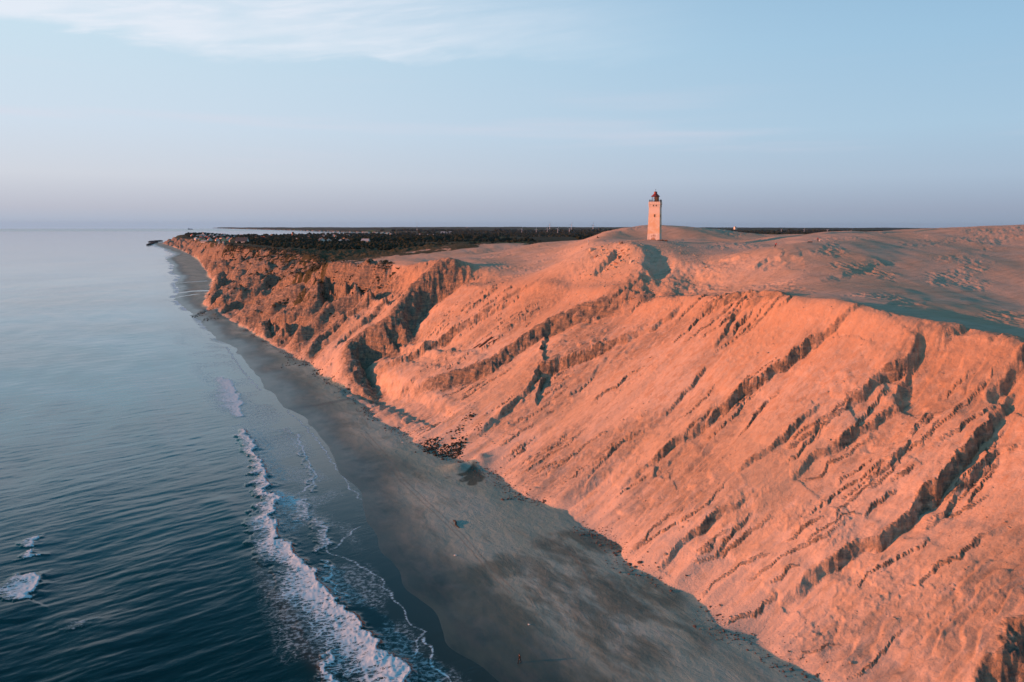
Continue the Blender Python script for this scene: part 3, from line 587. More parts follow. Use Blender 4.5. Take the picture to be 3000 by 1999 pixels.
# surf: (front edge line going towards the camera, foam width behind front (start,end), strength, wave height)
surf = [
 ([(562,985),(592,1050),(618,1130),(632,1150),(622,1190),(642,1245),(700,1300),(760,1375),(830,1440),(875,1490),(905,1530),(935,1580),(960,1640)], [1.8, 2.6, 2.2, 3.0, 5.2, 7.5, 9], .8, .8),
 ([(512,868),(535,885),(552,920),(563,962)], [3, 7, 8, 4], .95, .25),
 ([(88,1318),(90,1345),(80,1385)], [4, 6, 2], .95, .5),
 ([(75,1242),(85,1262)], [1.0, 2], .9, .3), ([(76,1268),(84,1285)], [1.2, 2], .8, .3),
 ([(215,1425),(180,1452)], [4, 3], .2, .1),
 ([(745,1500),(765,1530),(782,1567)], [.6, 1.3, 2.0], .95, .2),
 ([(690,1040),(712,1080),(724,1130)], [.4, .8, .5], .5, .1),
 ([(640,1130),(668,1150),(712,1160),(708,1190),(690,1200)], [3, 6, 5, 2], .5, .15),
 ([(730,1195),(752,1215),(756,1250),(742,1275)], [1, 2.5, 1], .5, .15),
 ([(752,1285),(768,1330),(790,1370)], [.4, .6, .4], .6, .1),
 ([(655,985),(672,1000),(680,1015),(698,1050)], [4, 3, .5], .32, .05),
]
def front(pts): return np.array([atz(px, py, 0) for px, py in pts])
for pts, wds, st, hgt in surf:
    q = front(pts); i = np.nonzero((sx > q[:, 0].min()-60) & (sx < q[:, 0].max()+60) & (sy > q[:, 1].min()-60) & (sy < q[:, 1].max()+60))[0]
    jx = sx[i]+fbm(sx[i]/7, sy[i]/7, 4, 101, .6)*2.0; jy = sy[i]+fbm(sx[i]/7, sy[i]/7, 4, 107, .6)*2.0
    b_, sg, par = poly_dist(q, jx, jy); dd = b_*sg                        # dd>0: seaward/behind?
    wd = np.interp(par, np.linspace(0, 1, len(wds)), wds)*(1+.35*pn(par*12, 0*par, 111))
    yy = dd                                                                # side tested below
    seaside = np.sign((sx[i]*ES[0]+sy[i]*ES[1])-(q[:, 0].mean()*ES[0]+q[:, 1].mean()*ES[1]))
    # side of the sea: polylines run towards the camera, sea on their right-hand side
    if ((q[-1]-q[0])@EC) > 0: dd = -dd
    m = np.where(dd > 0, np.clip(1-dd/(wd*1.5), 0, 1)**.8, 1-ss(-dd, 0, .35))
    ends = ss(par, 0, .03)*(1-ss(par, .97, 1)); ends = np.where(b_ < wd*1.6, ends, 0)
    foamA[i] = np.maximum(foamA[i], st*m*ends)
    hz[i] += hgt*ends*np.where(dd > 0, np.exp(-dd/4), np.exp(dd/.8))
# sand-laden swell at lower left
for pts, st, wd in (([(560,1250),(625,1350),(655,1405),(700,1475),(745,1535),(775,1575)], .9, 1.6), ([(0,1440),(40,1400),(80,1385)], .12, 3), ([(500,1140),(560,1220),(585,1260)], .08, 4)):
    q = front(pts); b_, sg, par = poly_dist(q, sx+fbm(sx/9, sy/9, 2, 115)*1.2, sy); siltA = np.maximum(siltA, st*.45*np.exp(-(b_/wd)**2)*ss(par, 0, .5)); hz += .25*np.exp(-(b_/4)**2)*ss(par, 0, .15)*(1-ss(par, .95, 1))
# thin swash sheets with foam net and bright edges
edges = [([(735,1215),(760,1270),(800,1285),(850,1312),(900,1365),(945,1420),(975,1455),(965,1490),(950,1510)], .12), ([(980,1470),(1010,1530),(1040,1567)], .3), ([(685,1000),(705,1060),(730,1100),(700,1130),(690,1135)], .35),
         ([(770,1262),(810,1225),(830,1212)], .22), ([(560,905),(640,915),(700,900)], .0), ([(520,800),(560,860),(600,900)], .25), 
         ([(660,945),(700,980),(735,1020),(760,1060),(800,1110),(832,1150)], .18)]
for pts, st in edges:
    if st <= 0: continue
    q = front(pts); i = np.nonzero((sx > q[:, 0].min()-9) & (sx < q[:, 0].max()+9) & (sy > q[:, 1].min()-9) & (sy < q[:, 1].max()+9))[0]
    b_, sg, par = poly_dist(q, sx[i]+pn(sx[i]/5, sy[i]/5, 121)*1.2, sy[i]+pn(sx[i]/5, sy[i]/5, 124)*1.2); wline_w = .16+.0009*dsea[i]
    foamA[i] = np.maximum(foamA[i], (st+.25)*np.exp(-(b_/wline_w)**2))
off = wline(sc_)-sss                                     # metres seaward of the waterline
sheetA = ss(off, 3, 9)*(1-ss(off, 24, 34))*ss(fbm(sx/26, sy/26, 3, 131), -.35, .25)*(1-ss(dsea, 420, 800)*.8)
sheetA = np.maximum(sheetA, .9*ss(foamA, .1, .5))
foamA = np.maximum(foamA, .75*ss(dsea, 420, 800)*np.exp(-((off-1.5)/(2.2+dsea/500))**2)*ss(fbm(sx/40, sy/40, 3, 351), -.3, .3))
shal = np.clip(1-off/34, 0, 1)**1.3
# swell and chop
far_f = 1-ss(dsea, 500, 2500)
dirx, diry = math.sin(R(62)), math.cos(R(62))            # long crests run parallel to the shore
pr = sx*dirx+sy*diry
hz += far_f*ss(off, 4, 60)*(fbm(pr/22, (sx*-diry+sy*dirx)/70, 2, 141)*.35)
a40 = R(-50); cxp = (sx*math.cos(a40)+sy*math.sin(a40)); cyp = (-sx*math.sin(a40)+sy*math.cos(a40))
hz += far_f*ss(off, 2, 40)*fbm(cxp/2.6, cyp/9, 3, 145, .6)*.035
w0, w1 = atz(0, 1330, 0), atz(420, 1215, 0); wd_ = (w1-w0)/np.linalg.norm(w1-w0); al_ = sx*wd_[0]+sy*wd_[1]; ac_ = -sx*wd_[1]+sy*wd_[0]
hz += far_f*ss(off, 8, 50)*fbm(al_/26+.8*pn(al_/40, ac_/30, 151), ac_/5.5+1.1*pn(al_/60, ac_/40, 152), 4, 153, .58)*.068
hz += far_f*np.maximum(foamA-.1, 0)*fbm(sx/.8, sy/.8, 2, 149, .7)*.09
bed = np.where(off < 0, -.15, 0)
keep = (off > -4)
SV = np.stack([sx, sy, hz*ss(off, -1, 6)+.0], 1)
ns, ms = A_.shape; I = np.arange(ns*ms).reshape(ns, ms); SQ = np.stack([I[:-1, :-1], I[:-1, 1:], I[1:, 1:], I[1:, :-1]], -1).reshape(-1, 4)[:, ::-1]
SQ = SQ[keep[SQ].any(1)]
if np.cross(SV[SQ[0, 1]]-SV[SQ[0, 0]], SV[SQ[0, 2]]-SV[SQ[0, 0]])[2] < 0: SQ = SQ[:, ::-1]
u, inv = np.unique(SQ, return_inverse=True)
me = np_mesh('sea', SV[u], inv.reshape(SQ.shape), {'foam': foamA[u], 'sheet': sheetA[u], 'shallow': shal[u], 'silt': siltA[u], 'far_sky_tint': (ss(dsea[u], 150, 420)*(.75+.5*fbm(sx[u]/160, sy[u]/160, 3, 331))).clip(0, 1), 'offing': ss(dsea[u], 9500, 11500)})
tag(link('sea', me, M_sea), kind='structure')
#OBJECTS#
# ------------------------------------------------------------------ mesh builder for the objects
class MB:
    def __init__(s): s.v = []; s.f = []
    def add(s, V, F_, M=None):
        b = len(s.v)
        s.v += [tuple(M @ Vector(p)) if M else tuple(p) for p in V]; s.f += [tuple(i+b for i in f) for f in F_]; return s
    def box(s, cx, cy, z0, sx_, sy_, h, M=None, taper=1.0):
        a, b = sx_/2, sy_/2; c_, d_ = a*taper, b*taper
        V = [(cx-a,cy-b,z0),(cx+a,cy-b,z0),(cx+a,cy+b,z0),(cx-a,cy+b,z0),(cx-c_,cy-d_,z0+h),(cx+c_,cy-d_,z0+h),(cx+c_,cy+d_,z0+h),(cx-c_,cy+d_,z0+h)]
        return s.add(V, [(0,3,2,1),(4,5,6,7),(0,1,5,4),(1,2,6,5),(2,3,7,6),(3,0,4,7)], M)
    def lathe(s, prof, n=16, M=None, cx=0, cy=0, ph=0):
        V = []; F_ = []
        for r_, z_ in prof: V += [(cx+r_*math.cos(2*math.pi*i/n+ph), cy+r_*math.sin(2*math.pi*i/n+ph), z_) for i in range(n)]
        for k in range(len(prof)-1):
            for i in range(n): j = (i+1) % n; F_.append((k*n+i, k*n+j, (k+1)*n+j, (k+1)*n+i))
        F_.append(tuple(range(n-1, -1, -1))); F_.append(tuple((len(prof)-1)*n+i for i in range(n)))
        return s.add(V, F_, M)
    def gable(s, cx, cy, z0, lx, ly, h, rh, M=None):       # walls with gable ends (ridge along x)
        a, b = lx/2, ly/2
        V = [(cx-a,cy-b,z0),(cx+a,cy-b,z0),(cx+a,cy+b,z0),(cx-a,cy+b,z0),(cx-a,cy-b,z0+h),(cx+a,cy-b,z0+h),(cx+a,cy+b,z0+h),(cx-a,cy+b,z0+h),(cx-a,cy,z0+h+rh),(cx+a,cy,z0+h+rh)]
        return s.add(V, [(0,1,5,4),(1,2,6,9,5),(2,3,7,6),(3,0,4,8,7),(0,3,2,1)], M)
    def roof(s, cx, cy, z0, lx, ly, rh, t=.25, o=.35, M=None):
        a, b = lx/2+o, ly/2+o; dz = -o*rh/(ly/2)
        V = [(cx-a,cy-b,z0+dz),(cx+a,cy-b,z0+dz),(cx+a,cy,z0+rh),(cx-a,cy,z0+rh),(cx+a,cy+b,z0+dz),(cx-a,cy+b,z0+dz)]; V += [(x_, y_, z_+t) for x_, y_, z_ in V]
        V = [(x_, y_, z_+.02) for x_, y_, z_ in V]
        return s.add(V, [(6,7,8,9),(9,8,10,11),(1,0,3,2),(2,3,5,4),(0,1,7,6),(4,5,11,10),(1,2,8,7),(2,4,10,8),(0,6,9,3),(3,9,11,5)], M)
    def build(s, name, m, parent=None, smooth=False):
        me = bpy.data.meshes.new(name); me.from_pydata(s.v, [], s.f); me.update()
        if smooth: me.polygons.foreach_set('use_smooth', [True]*len(me.polygons))
        return link(name, me, m, parent)
def empty(name, loc, rz=0):
    o = bpy.data.objects.new(name, None); scene.collection.objects.link(o); o.location = loc; o.rotation_euler = (0, 0, rz); return o
def dup(root, loc, rz=None, scale=None):
    r_ = root.copy(); scene.collection.objects.link(r_); r_.location = loc
    if rz is not None: r_.rotation_euler = (0, 0, rz)
    if scale: r_.scale = (scale,)*3
    for ch in list(root.children):
        c_ = ch.copy(); scene.collection.objects.link(c_); c_.parent = r_
        for g_ in ch.children: d_ = g_.copy(); scene.collection.objects.link(d_); d_.parent = c_
    return r_
def src(x_, y_): return x_/1.275, y_/1.275
def gz_many(pts):
    a = np.array(pts, float); return build_height(a[:, 0], a[:, 1])[0]
M_white = plain_mat('white_paint', (.72, .68, .62), .6); M_cream = plain_mat('cream_render', (.68, .52, .30), .8)
M_brick = plain_mat('brick', (.42, .22, .13), .85); M_slate = plain_mat('dark_roof', (.07, .075, .08), .6); M_tile = plain_mat('red_tile', (.30, .10, .06), .7)
M_thatch = plain_mat('thatch', (.30, .22, .13), .95); M_glass = plain_mat('dark_glass', (.02, .03, .04), .15); M_dark = plain_mat('dark_metal', (.03, .03, .035), .5)
M_redroof = plain_mat('red_iron', (.23, .030, .022), .5); M_steel = plain_mat('white_steel', (.75, .76, .78), .4); M_conc = plain_mat('concrete', (.50, .40, .30), .9, scale=1.5, bump=.05)
M_rust = plain_mat('rusty_iron', (.17, .085, .055), .9, scale=2); M_black = plain_mat('black_void', (.008, .008, .010), .9); M_wood = plain_mat('weathered_wood', (.03, .03, .03), .9)
M_greyroof = plain_mat('grey_roof', (.42, .46, .50), .5)

# ------------------------------------------------------------------ lighthouse
def plaster():
    m, t_, b = new_mat('lighthouse_plaster'); tcn = N(t_, 'ShaderNodeTexCoord'); v = tcn.outputs['Object']
    sp = N(t_, 'ShaderNodeSeparateXYZ'); L(t_, v, sp.inputs[0])
    n1 = noise(t_, v, .35, 6, .6, .5); n2 = noise(t_, mapped(t_, v, 0, (1, 1, .25)), 1.2, 6, .6); n3 = noise(t_, v, 5, 4, .6)
    a = mix_node(t_, smooth_node(t_, n1, .38, .62), (.78, .50, .29), (.84, .66, .50)); a = mix_node(t_, math_node(t_, 'MULTIPLY', smooth_node(t_, n2, .5, .75), .45), a, (.62, .36, .20))
    low = mix_node(t_, smooth_node(t_, n2, .4, .65), (.84, .72, .62), (.70, .54, .44))
    hi = mix_node(t_, n2, (.84, .68, .54), (.78, .60, .46))
    z_ = sp.outputs[2]; c_ = mix_node(t_, smooth_node(t_, z_, 3.05, 3.15), low, a); c_ = mix_node(t_, smooth_node(t_, z_, 11.6, 12.6), c_, hi)
    L(t_, c_, b.inputs['Base Color']); b.inputs['Roughness'].default_value = .85
    bn = N(t_, 'ShaderNodeBump', inp={'Strength': .4, 'Distance': .04}); L(t_, n3, bn.inputs['Height']); L(t_, bn.outputs[0], b.inputs['Normal']); return m
M_pl = plaster(); M_orange = plain_mat('orange_iron', (.50, .17, .06), .6)  # plain orange base colour for the lantern panels
LX, LY, _ = atd(1502.5, 554, 376); LZ = ground_z(LX, LY)-.15
head_view = math.atan2(LX, LY); rzL = -(R(10)+head_view)
lh = empty('lighthouse', (LX, LY, LZ), rzL)
tag(lh, 'square pale plastered lighthouse tower with a red topped lantern standing on the dune', 'lighthouse')
W0, W1, HB = 5.75, 4.95, 15.0
def tower(z0, z1, w0, w1):
    n = 12; V = []; F_ = []
    for k in range(n+1):
        t_ = k/n; a = (w0+(w1-w0)*t_**.9)/2; z_ = z0+(z1-z0)*t_; V += [(-a,-a,z_),(a,-a,z_),(a,a,z_),(-a,a,z_)]
    for k in range(n):
        for i in range(4): j = (i+1) % 4; F_.append((k*4+i, k*4+j, k*4+4+j, k*4+4+i))
    F_.append((3,2,1,0)); F_.append((n*4, n*4+1, n*4+2, n*4+3)); return V, F_
MB().add(*tower(-1.5, HB, W0, W1)).build('tower', M_pl, lh)
def wat(z_): return W0+(W1-W0)*((z_+1.5)/(HB+1.5))**.9
b = MB(); b.box(0, 0, 15.002, 5.20, 5.20, .16); b.box(0, 0, 15.162, 5.06, 5.06, 1.15); b.box(0, 0, 16.312, 5.50, 5.50, .20)
for i in range(9):
    for sx_, sy_ in ((0,-1),(0,1),(1,0),(-1,0)):
        u_ = (i-4)*.6; b.box(u_ if sy_ else sx_*2.56, sy_*2.56 if sy_ else u_, 15.17, .16 if sy_ else .06, .06 if sy_ else .16, 1.13)
b.build('cornice', M_pl, lh)
b = MB()
for sx_, sy_, lx, ly in ((0,-1,5.2,.28),(0,1,5.2,.28),(1,0,.28,4.62),(-1,0,.28,4.62)): b.box(sx_*2.46, sy_*2.46, 16.514, lx, ly, .95)
for i in range(7):
    for sy_ in (-1, 1): b.box((i-3)*.8, sy_*2.62, 16.52, .14, .06, .9)
    for sx_ in (-1, 1): b.box(sx_*2.62, (i-3)*.8, 16.52, .06, .14, .9)
b.build('parapet', M_pl, lh)
r_ = MB()
for k in range(4):
    a = k*math.pi/2+math.pi/4
    for e in (-.9, -.45, 0, .45, .9):
        pass
for sx_ in (-2.4, -1.2, 0, 1.2, 2.4):
    for sy_ in (-2.46, 2.46): r_.box(sx_, sy_, 17.47, .07, .07, .75); r_.box(sy_, sx_, 17.47, .07, .07, .75)
for z_ in (17.8, 18.17):
    for sy_ in (-2.46, 2.46): r_.box(0, sy_, z_, 4.9, .045, .045); r_.box(sy_, 0, z_+.05, .045, 4.9, .045)
r_.build('gallery_railing', M_dark, lh)
for k, (sx_, sy_) in enumerate(((-2.1,-2.46),(-1.2,-2.46),(1.9,-2.46),(2.46,-1.2),(2.46,1.6))):
    MB().lathe([(.16, 17.47), (.22, 17.9), (.1, 18.25), (.16, 18.4), (.02, 18.6)], 8, cx=sx_, cy=sy_).build('lamp_fixture', M_dark, lh)
def wallwin(name, x_, z_, w_, h_, mt=M_black):
    a = wat(z_)/2; f = MB().box(x_, -a+.03, z_, w_, .16, h_).build(name, mt, lh)
    fr = MB(); fr.box(x_-w_/2-.05, -a, z_-.05, .1, .2, h_+.1); fr.box(x_+w_/2+.05, -a, z_-.05, .1, .2, h_+.1); fr.box(x_, -a, z_-.16, w_+.24, .26, .11); fr.box(x_, -a, z_+h_+.05, w_+.2, .2, .1)
    fr.build('frame', M_pl, f)
wallwin('window', .15, 10.6, .42, 1.15)
for x_ in (-.42, .83):
    f = MB().box(x_, -2.53, 15.45, .46, .14, .62).build('window', M_black, lh); MB().box(x_, -2.56, 15.34, .6, .16, .1).build('sill', M_pl, f)
f = MB(); a_ = wat(1)/2
f.box(-.15, -a_-.02, .35, 1.7, .14, .62); f.build('bricked_doorway', M_brick, lh)
g_ = MB(); rr_ = random.Random(4)
for (x_, z_, w_, h_) in ((-.95,1.75,.5,.12),(-.5,2.2,.8,.12),(.1,1.9,.12,.55),(.45,2.25,.5,.1),(.75,1.8,.12,.5),(-.75,1.35,.12,.5),(-.2,1.3,.6,.1),(.4,1.45,.5,.1),(-.95,2.0,.1,.35),(-.1,2.45,.5,.1)):
    g_.box(x_, -a_-.0, z_, w_, .12, h_)
g_.build('wall_relief', M_brick, lh)
# side face openings
for z_ in (10.4, 6.0): sW = wat(z_)/2; MB().box(sW-.03, -.2, z_, .16, .45, 1.1).build('window', M_black, lh)
# lantern room
MB().lathe([(1.75, 16.515), (1.75, 17.35), (1.62, 17.36), (1.62, 17.5)], 16, cx=-.05).build('lantern_base', M_pl, lh)
gl = MB()
for k in range(12):
    a = k*math.pi/6; gl.box(-.05+1.6*math.cos(a), 1.6*math.sin(a), 17.5, .08, .08, 2.35)
for z_ in (17.5, 18.6, 19.75): gl.lathe([(1.66, z_), (1.66, z_+.09)], 24, cx=-.05) if z_ != 18.6 else None
gl.build('lantern_frame', M_dark, lh)
# right-hand panels are closed with iron sheets, the left stands open
pan = MB()
for k in range(12):
    a0, a1 = k*math.pi/6, (k+1)*math.pi/6; mid = (a0+a1)/2; xm = math.cos(mid)
    if xm > .1:
        V = [(-.05+1.57*math.cos(a_), 1.57*math.sin(a_), z_) for z_ in (17.59, 19.75) for a_ in (a0, a1)]; V += [(-.05+1.53*math.cos(a_), 1.53*math.sin(a_), z_) for z_ in (17.59, 19.75) for a_ in (a0, a1)]
        pan.add(V, [(0,1,3,2),(5,4,6,7),(0,2,6,4),(1,5,7,3),(2,3,7,6),(0,4,5,1)])
pan.build('lantern_panel', M_orange, lh)
MB().lathe([(.45, 17.5), (.30, 18.0), (.75, 19.0), (.85, 19.5), (.3, 19.72)], 12, cx=.15).build('lamp_housing', M_rust, lh)
rf = MB().lathe([(2.05, 19.84), (2.1, 19.95), (1.5, 20.45), (.98, 20.95), (.86, 21.15)], 16, cx=-.05).build('lantern_roof', M_redroof, lh)
MB().lathe([(.72, 21.152), (.74, 21.9), (.84, 21.92), (.8, 22.02), (.1, 22.2)], 14, cx=-.05).build('roof_vent', M_redroof, lh)
b = MB(); b.lathe([(.05, 22.2), (.04, 23.2)], 6, cx=-.05); b.lathe([(.14, 22.75), (.16, 22.95), (.02, 23.1)], 8, cx=-.05); b.box(-.05, 0, 22.9, .5, .05, .05); b.build('finial', M_dark, lh)
# dark brick footing that shows at the base
fb = MB().box(.5, -3.3, -.6, 12.2, .9, .62)
for k in range(60):
    a = rng.uniform(-5.5, 6.5); fb.box(a, -3.3+rng.normal(0, .5), -.25, rng.uniform(.2, .8), rng.uniform(.2, .6), rng.uniform(.3, .65), Matrix.Rotation(rng.normal(0, .05), 4, 'Z'))
fb.build('footing_bricks', M_rust, lh)

# ------------------------------------------------------------------ loose things near the lighthouse
def stone(seed, sx_, sy_, sz_, sub=1):
    import bmesh
    r_ = random.Random(seed); bm = bmesh.new(); bmesh.ops.create_icosphere(bm, subdivisions=sub, radius=.5)
    for v in bm.verts:
        q = v.co.copy(); n_ = 1+.45*(r_.random()-.5); q = Vector((max(-.36, min(.36, q.x*n_)), max(-.36, min(.36, q.y*n_)), max(-.34, min(.34, q.z*n_)))); v.co = Vector((q.x*sx_*1.35, q.y*sy_*1.35, q.z*sz_*1.4))
    me = bpy.data.meshes.new('stone'); bm.to_mesh(me); bm.free(); return me
def z10(x_, y_): return src(1700+x_/10.455, 650+y_/10.455)
jobs = []   # (fn, x, y)
def place(dx, dy): p = on_ground(dx, dy); return p[0], p[1]
blk = [((345, 868), 2.6, 1.7, 'big flat topped concrete block glowing orange on the dune edge'), ((665, 835), 1.5, 1.0, 'middle sized tilted concrete block right of the big flat topped block'),
       ((620, 745), .9, .6, 'small concrete lump behind the tilted concrete block'), ((25, 785), 1.3, .6, 'low broken slab left of the big flat topped concrete block'), ((225, 690), .6, .35, 'small pale stone below the standing white clad person')]
pts = [place(*z10(*p[0])) for p in blk]; zs = gz_many(pts)
for k, (p, (bx, by), bz) in enumerate(zip(blk, pts, zs)):
    m_ = stone(50+k, p[1], p[1]*.75, p[2], 2); o = link('concrete_block', m_, M_conc); o.location = (bx, by, bz+p[2]*.30); o.rotation_euler = (rng.normal(0, .08), rng.normal(0, .08), rng.uniform(0, 3))
    tag(o, p[3], 'concrete block', 'broken concrete blocks on the dune edge')
slabpx = [((470,1090),2.2),((600,1050),1.8),((820,1180),2.0),((1180,1110),2.6),((1230,1290),1.7),((1290,1250),1.3),((1100,1340),2.0),((1530,1370),2.4),((760,1500),1.9),((840,1470),1.5),((1040,1500),2.2),((1330,1300),1.5),((1270,880),1.5),((1160,950),1.6),((1450,920),1.8),((1330,980),1.6),((1010,1230),1.4),((930,1320),1.7),((1240,1050),1.4),((1430,1130),1.4)]
pts = [place(*z10(*p)) for p, _ in slabpx]; zs = gz_many(pts)
for k, ((p, sz), (bx, by), bz) in enumerate(zip(slabpx, pts, zs)):
    m_ = stone(80+k, sz, sz*.7, sz*.32, 2); o = link('rubble_slab', m_, M_conc if k % 3 else M_brick); o.location = (bx, by, bz+.15); o.rotation_euler = (rng.normal(0, .35), rng.normal(0, .35), rng.uniform(0, 3))
    tag(o, 'broken slab of masonry among the rubble strewn below the lighthouse', 'rubble slab', 'slabs of the fallen buildings below the lighthouse')
def scatter(name, pts, sizes, mt, flat=.5, seed=0, label=None, cat=None, kind='stuff', lift=.1):
    """many small faceted lumps in one mesh (what nobody could count)"""
    pts = np.asarray(pts); n = len(pts)
    t = (1+5**.5)/2; ico = np.array([(-1,t,0),(1,t,0),(-1,-t,0),(1,-t,0),(0,-1,t),(0,1,t),(0,-1,-t),(0,1,-t),(t,0,-1),(t,0,1),(-t,0,-1),(-t,0,1)])/math.hypot(1, t)
    fc = np.array([(0,11,5),(0,5,1),(0,1,7),(0,7,10),(0,10,11),(1,5,9),(5,11,4),(11,10,2),(10,7,6),(7,1,8),(3,9,4),(3,4,2),(3,2,6),(3,6,8),(3,8,9),(4,9,5),(2,4,11),(6,2,10),(8,6,7),(9,8,1)])
    rg = np.random.default_rng(seed); J = 1+rg.normal(0, .22, (n, 12, 1)); an = rg.uniform(0, 6.28, n); ca, sa = np.cos(an)[:, None], np.sin(an)[:, None]
    Q_ = ico[None]*J; X_ = (Q_[..., 0]*ca-Q_[..., 1]*sa)*sizes[:, None]*.5; Y_ = (Q_[..., 0]*sa+Q_[..., 1]*ca)*sizes[:, None]*.5; Z_ = Q_[..., 2]*sizes[:, None]*.5*(flat if np.isscalar(flat) else flat[:, None])
    Vv = np.stack([X_+pts[:, 0:1], Y_+pts[:, 1:2], Z_+pts[:, 2:3]+sizes[:, None]*lift], -1).reshape(-1, 3)
    Fv = (fc[None]+12*np.arange(n)[:, None, None]).reshape(-1, 3)
    o = link(name, np_mesh(name, Vv, Fv, smooth=False), mt); return tag(o, label, cat, kind=kind)
# rubble field round the old buildings
cx0, cy0, _ = on_ground(1395, 600); cx1, cy1, _ = on_ground(1500, 610)
P = np.concatenate([np.c_[rng.normal(cx0, 9, 1500), rng.normal(cy0, 14, 1500)], np.c_[rng.normal(cx1, 16, 2200), rng.normal(cy1, 20, 2200)]]); Pz = gz_many(P)
scatter('rubble', np.c_[P, Pz], rng.gamma(1.6, .16, len(P)).clip(.1, 1.3), M_conc, .5, 3, 'scattered brick and stone rubble on the sand below the lighthouse', 'rubble')
# stones along the foot of the cliff
cc = rng.uniform(60, 620, 13000); sF = foot(cc)+rng.normal(-1.2, 2.0, len(cc)); m_ = fbm(cc/24, cc*0, 3, 201)+rng.normal(0, .2, len(cc)) > .02; cc, sF = cc[m_], sF[m_]
P = np.stack([cc*EC[0]+sF*ES[0], cc*EC[1]+sF*ES[1]], 1); Pz = gz_many(P)
M_stone = plain_mat('clay_stones', (.10, .075, .065), .9)
scatter('scree', np.c_[P, Pz], rng.gamma(1.5, .13, len(P)).clip(.08, 1.5), M_stone, .6, 5, 'dark clay lumps and stones along the foot of the cliff', 'stones')
# clods lying on the slope
cc = rng.uniform(60, 560, 9000); u_ = rng.uniform(.05, 1, len(cc)); sF = foot(cc)+(rim(cc)-foot(cc))*u_; m_ = fbm(cc/30, sF/22, 3, 211) > .12; cc, sF = cc[m_], sF[m_]
P = np.stack([cc*EC[0]+sF*ES[0], cc*EC[1]+sF*ES[1]], 1); Pz = gz_many(P)
M_clod = plain_mat('sand_clods', (.36, .28, .22), .95)
scatter('sand_clods', np.c_[P, Pz], rng.gamma(1.5, .13, len(P)).clip(.08, 1.0), M_clod, .6, 6, 'clods of caked sand lying all over the slope', 'clods')
# turf tufts along the rim and fallen on the face
M_turf = plain_mat('marram_turf', (.050, .048, .026), .95, var=.5, scale=.4)
cc = rng.uniform(470, 1500, 30000); u_ = rng.beta(3, 1.1, len(cc))*1.12; sF = foot(cc)+(rim(cc)-foot(cc))*u_; m_ = (fbm(cc/16, sF/12, 4, 221)+.5*(u_-.75)+.18*ss(cc, 470, 640)-.16 > rng.uniform(0, .3, len(cc))); cc, sF = cc[m_], sF[m_]
P = np.stack([cc*EC[0]+sF*ES[0], cc*EC[1]+sF*ES[1]], 1); Pz = gz_many(P); dd_ = np.hypot(P[:, 0], P[:, 1])
scatter('marram_grass', np.c_[P, Pz], (rng.gamma(2, .45, len(P))*(.6+dd_/1400)).clip(.3, 4), M_turf, .55, 7, 'dark tufts of grass and turf clinging to the cliff top', 'grass')
M_turf2 = plain_mat('fallen_turf_clay', (.030, .030, .024), .95, var=.5, scale=.6)
fx = []
for (dx, dy, n_, sg_) in ((995,1030,220,1.6),(1020,1040,260,1.6),(1048,1042,220,1.4),(1060,1018,90,1.2),(1052,990,60,1.3),(985,1018,60,1.0),(1078,958,40,1),(1100,985,30,1.5),(700,842,60,3),(735,858,90,3),(665,840,40,3),(790,895,60,3),(465,728,160,5),(490,735,160,6)):
    gx0, gy0, _ = on_ground(dx, dy); fx.append(np.c_[rng.normal(gx0, sg_, n_), rng.normal(gy0, sg_*1.5, n_)])
fx = np.concatenate(fx); Pz = gz_many(fx)
scatter('fallen_turf', np.c_[fx, Pz], rng.gamma(2, .20, len(fx)).clip(.15, 1.3), M_turf2, .7, 9, 'clumps of dark turf and clay fallen at the foot of the cliff', 'turf')

# beams on the slope
def zq(x_, y_): return src(1000+x_/2.613, 950+y_/2.613)
for (a, b_, w_, lab) in (((1058,185),(1158,115),1.15,'thickest of three dark beams lying on the sand slope'), ((1125,160),(1208,112),.55,'thin dark beam lying right of the thick beam on the slope'), ((1008,192),(1066,154),.45,'short thin beam lying lower left of the thick beam'), ((812,368),(832,355),.6,'small dark block alone on the pale sand slope')):
    A0 = np.array(on_ground(*zq(*a))); B0 = np.array(on_ground(*zq(*b_))); A0[2], B0[2] = gz_many([A0[:2], B0[:2]]); d_ = Vector(B0-A0); ln = d_.length
    M_ = d_.to_track_quat('X', 'Z').to_matrix().to_4x4(); o = MB().box(0, 0, -w_*.2, ln, w_, w_*.75).box(-ln*.32, 0, w_*.55, .3, w_*1.08, .12).build('beam', M_rust)
    o.matrix_world = Matrix.Translation((A0+B0)/2) @ M_; tag(o, lab, 'beam')
# driftwood and scraps on the beach
def z3(x_, y_): return src(700+x_/2.614, 1400+y_/2.614)
A0 = np.array(on_ground(*z3(1648, 335))); B0 = np.array(on_ground(*z3(1690, 390)))
def tube(path, rad, name, mt):
    mb = MB(); n = 8; V = []; F_ = []
    for i, (p, r_) in enumerate(zip(path, rad)):
        t_ = Vector(path[min(i+1, len(path)-1)])-Vector(path[max(i-1, 0)]); q = t_.to_track_quat('Z', 'Y')
        V += [tuple(Vector(p)+q @ Vector((r_*math.cos(k*2*math.pi/n), r_*math.sin(k*2*math.pi/n), 0))) for k in range(n)]
    for i in range(len(path)-1):
        for k in range(n): j = (k+1) % n; F_.append((i*n+k, i*n+j, (i+1)*n+j, (i+1)*n+k))
    F_.append(tuple(range(n-1, -1, -1))); F_.append(tuple((len(path)-1)*n+k for k in range(n))); return mb.add(V, F_).build(name, mt, smooth=True)
zl = ground_z(*A0[:2])+.2; pth = [tuple(A0+(B0-A0)*t_+np.array([.5*math.sin(t_*7), .25*math.cos(t_*9), 0])*.6) for t_ in np.linspace(0, 1, 7)]; pth = [(p[0], p[1], zl+.1*math.sin(i)) for i, p in enumerate(pth)]
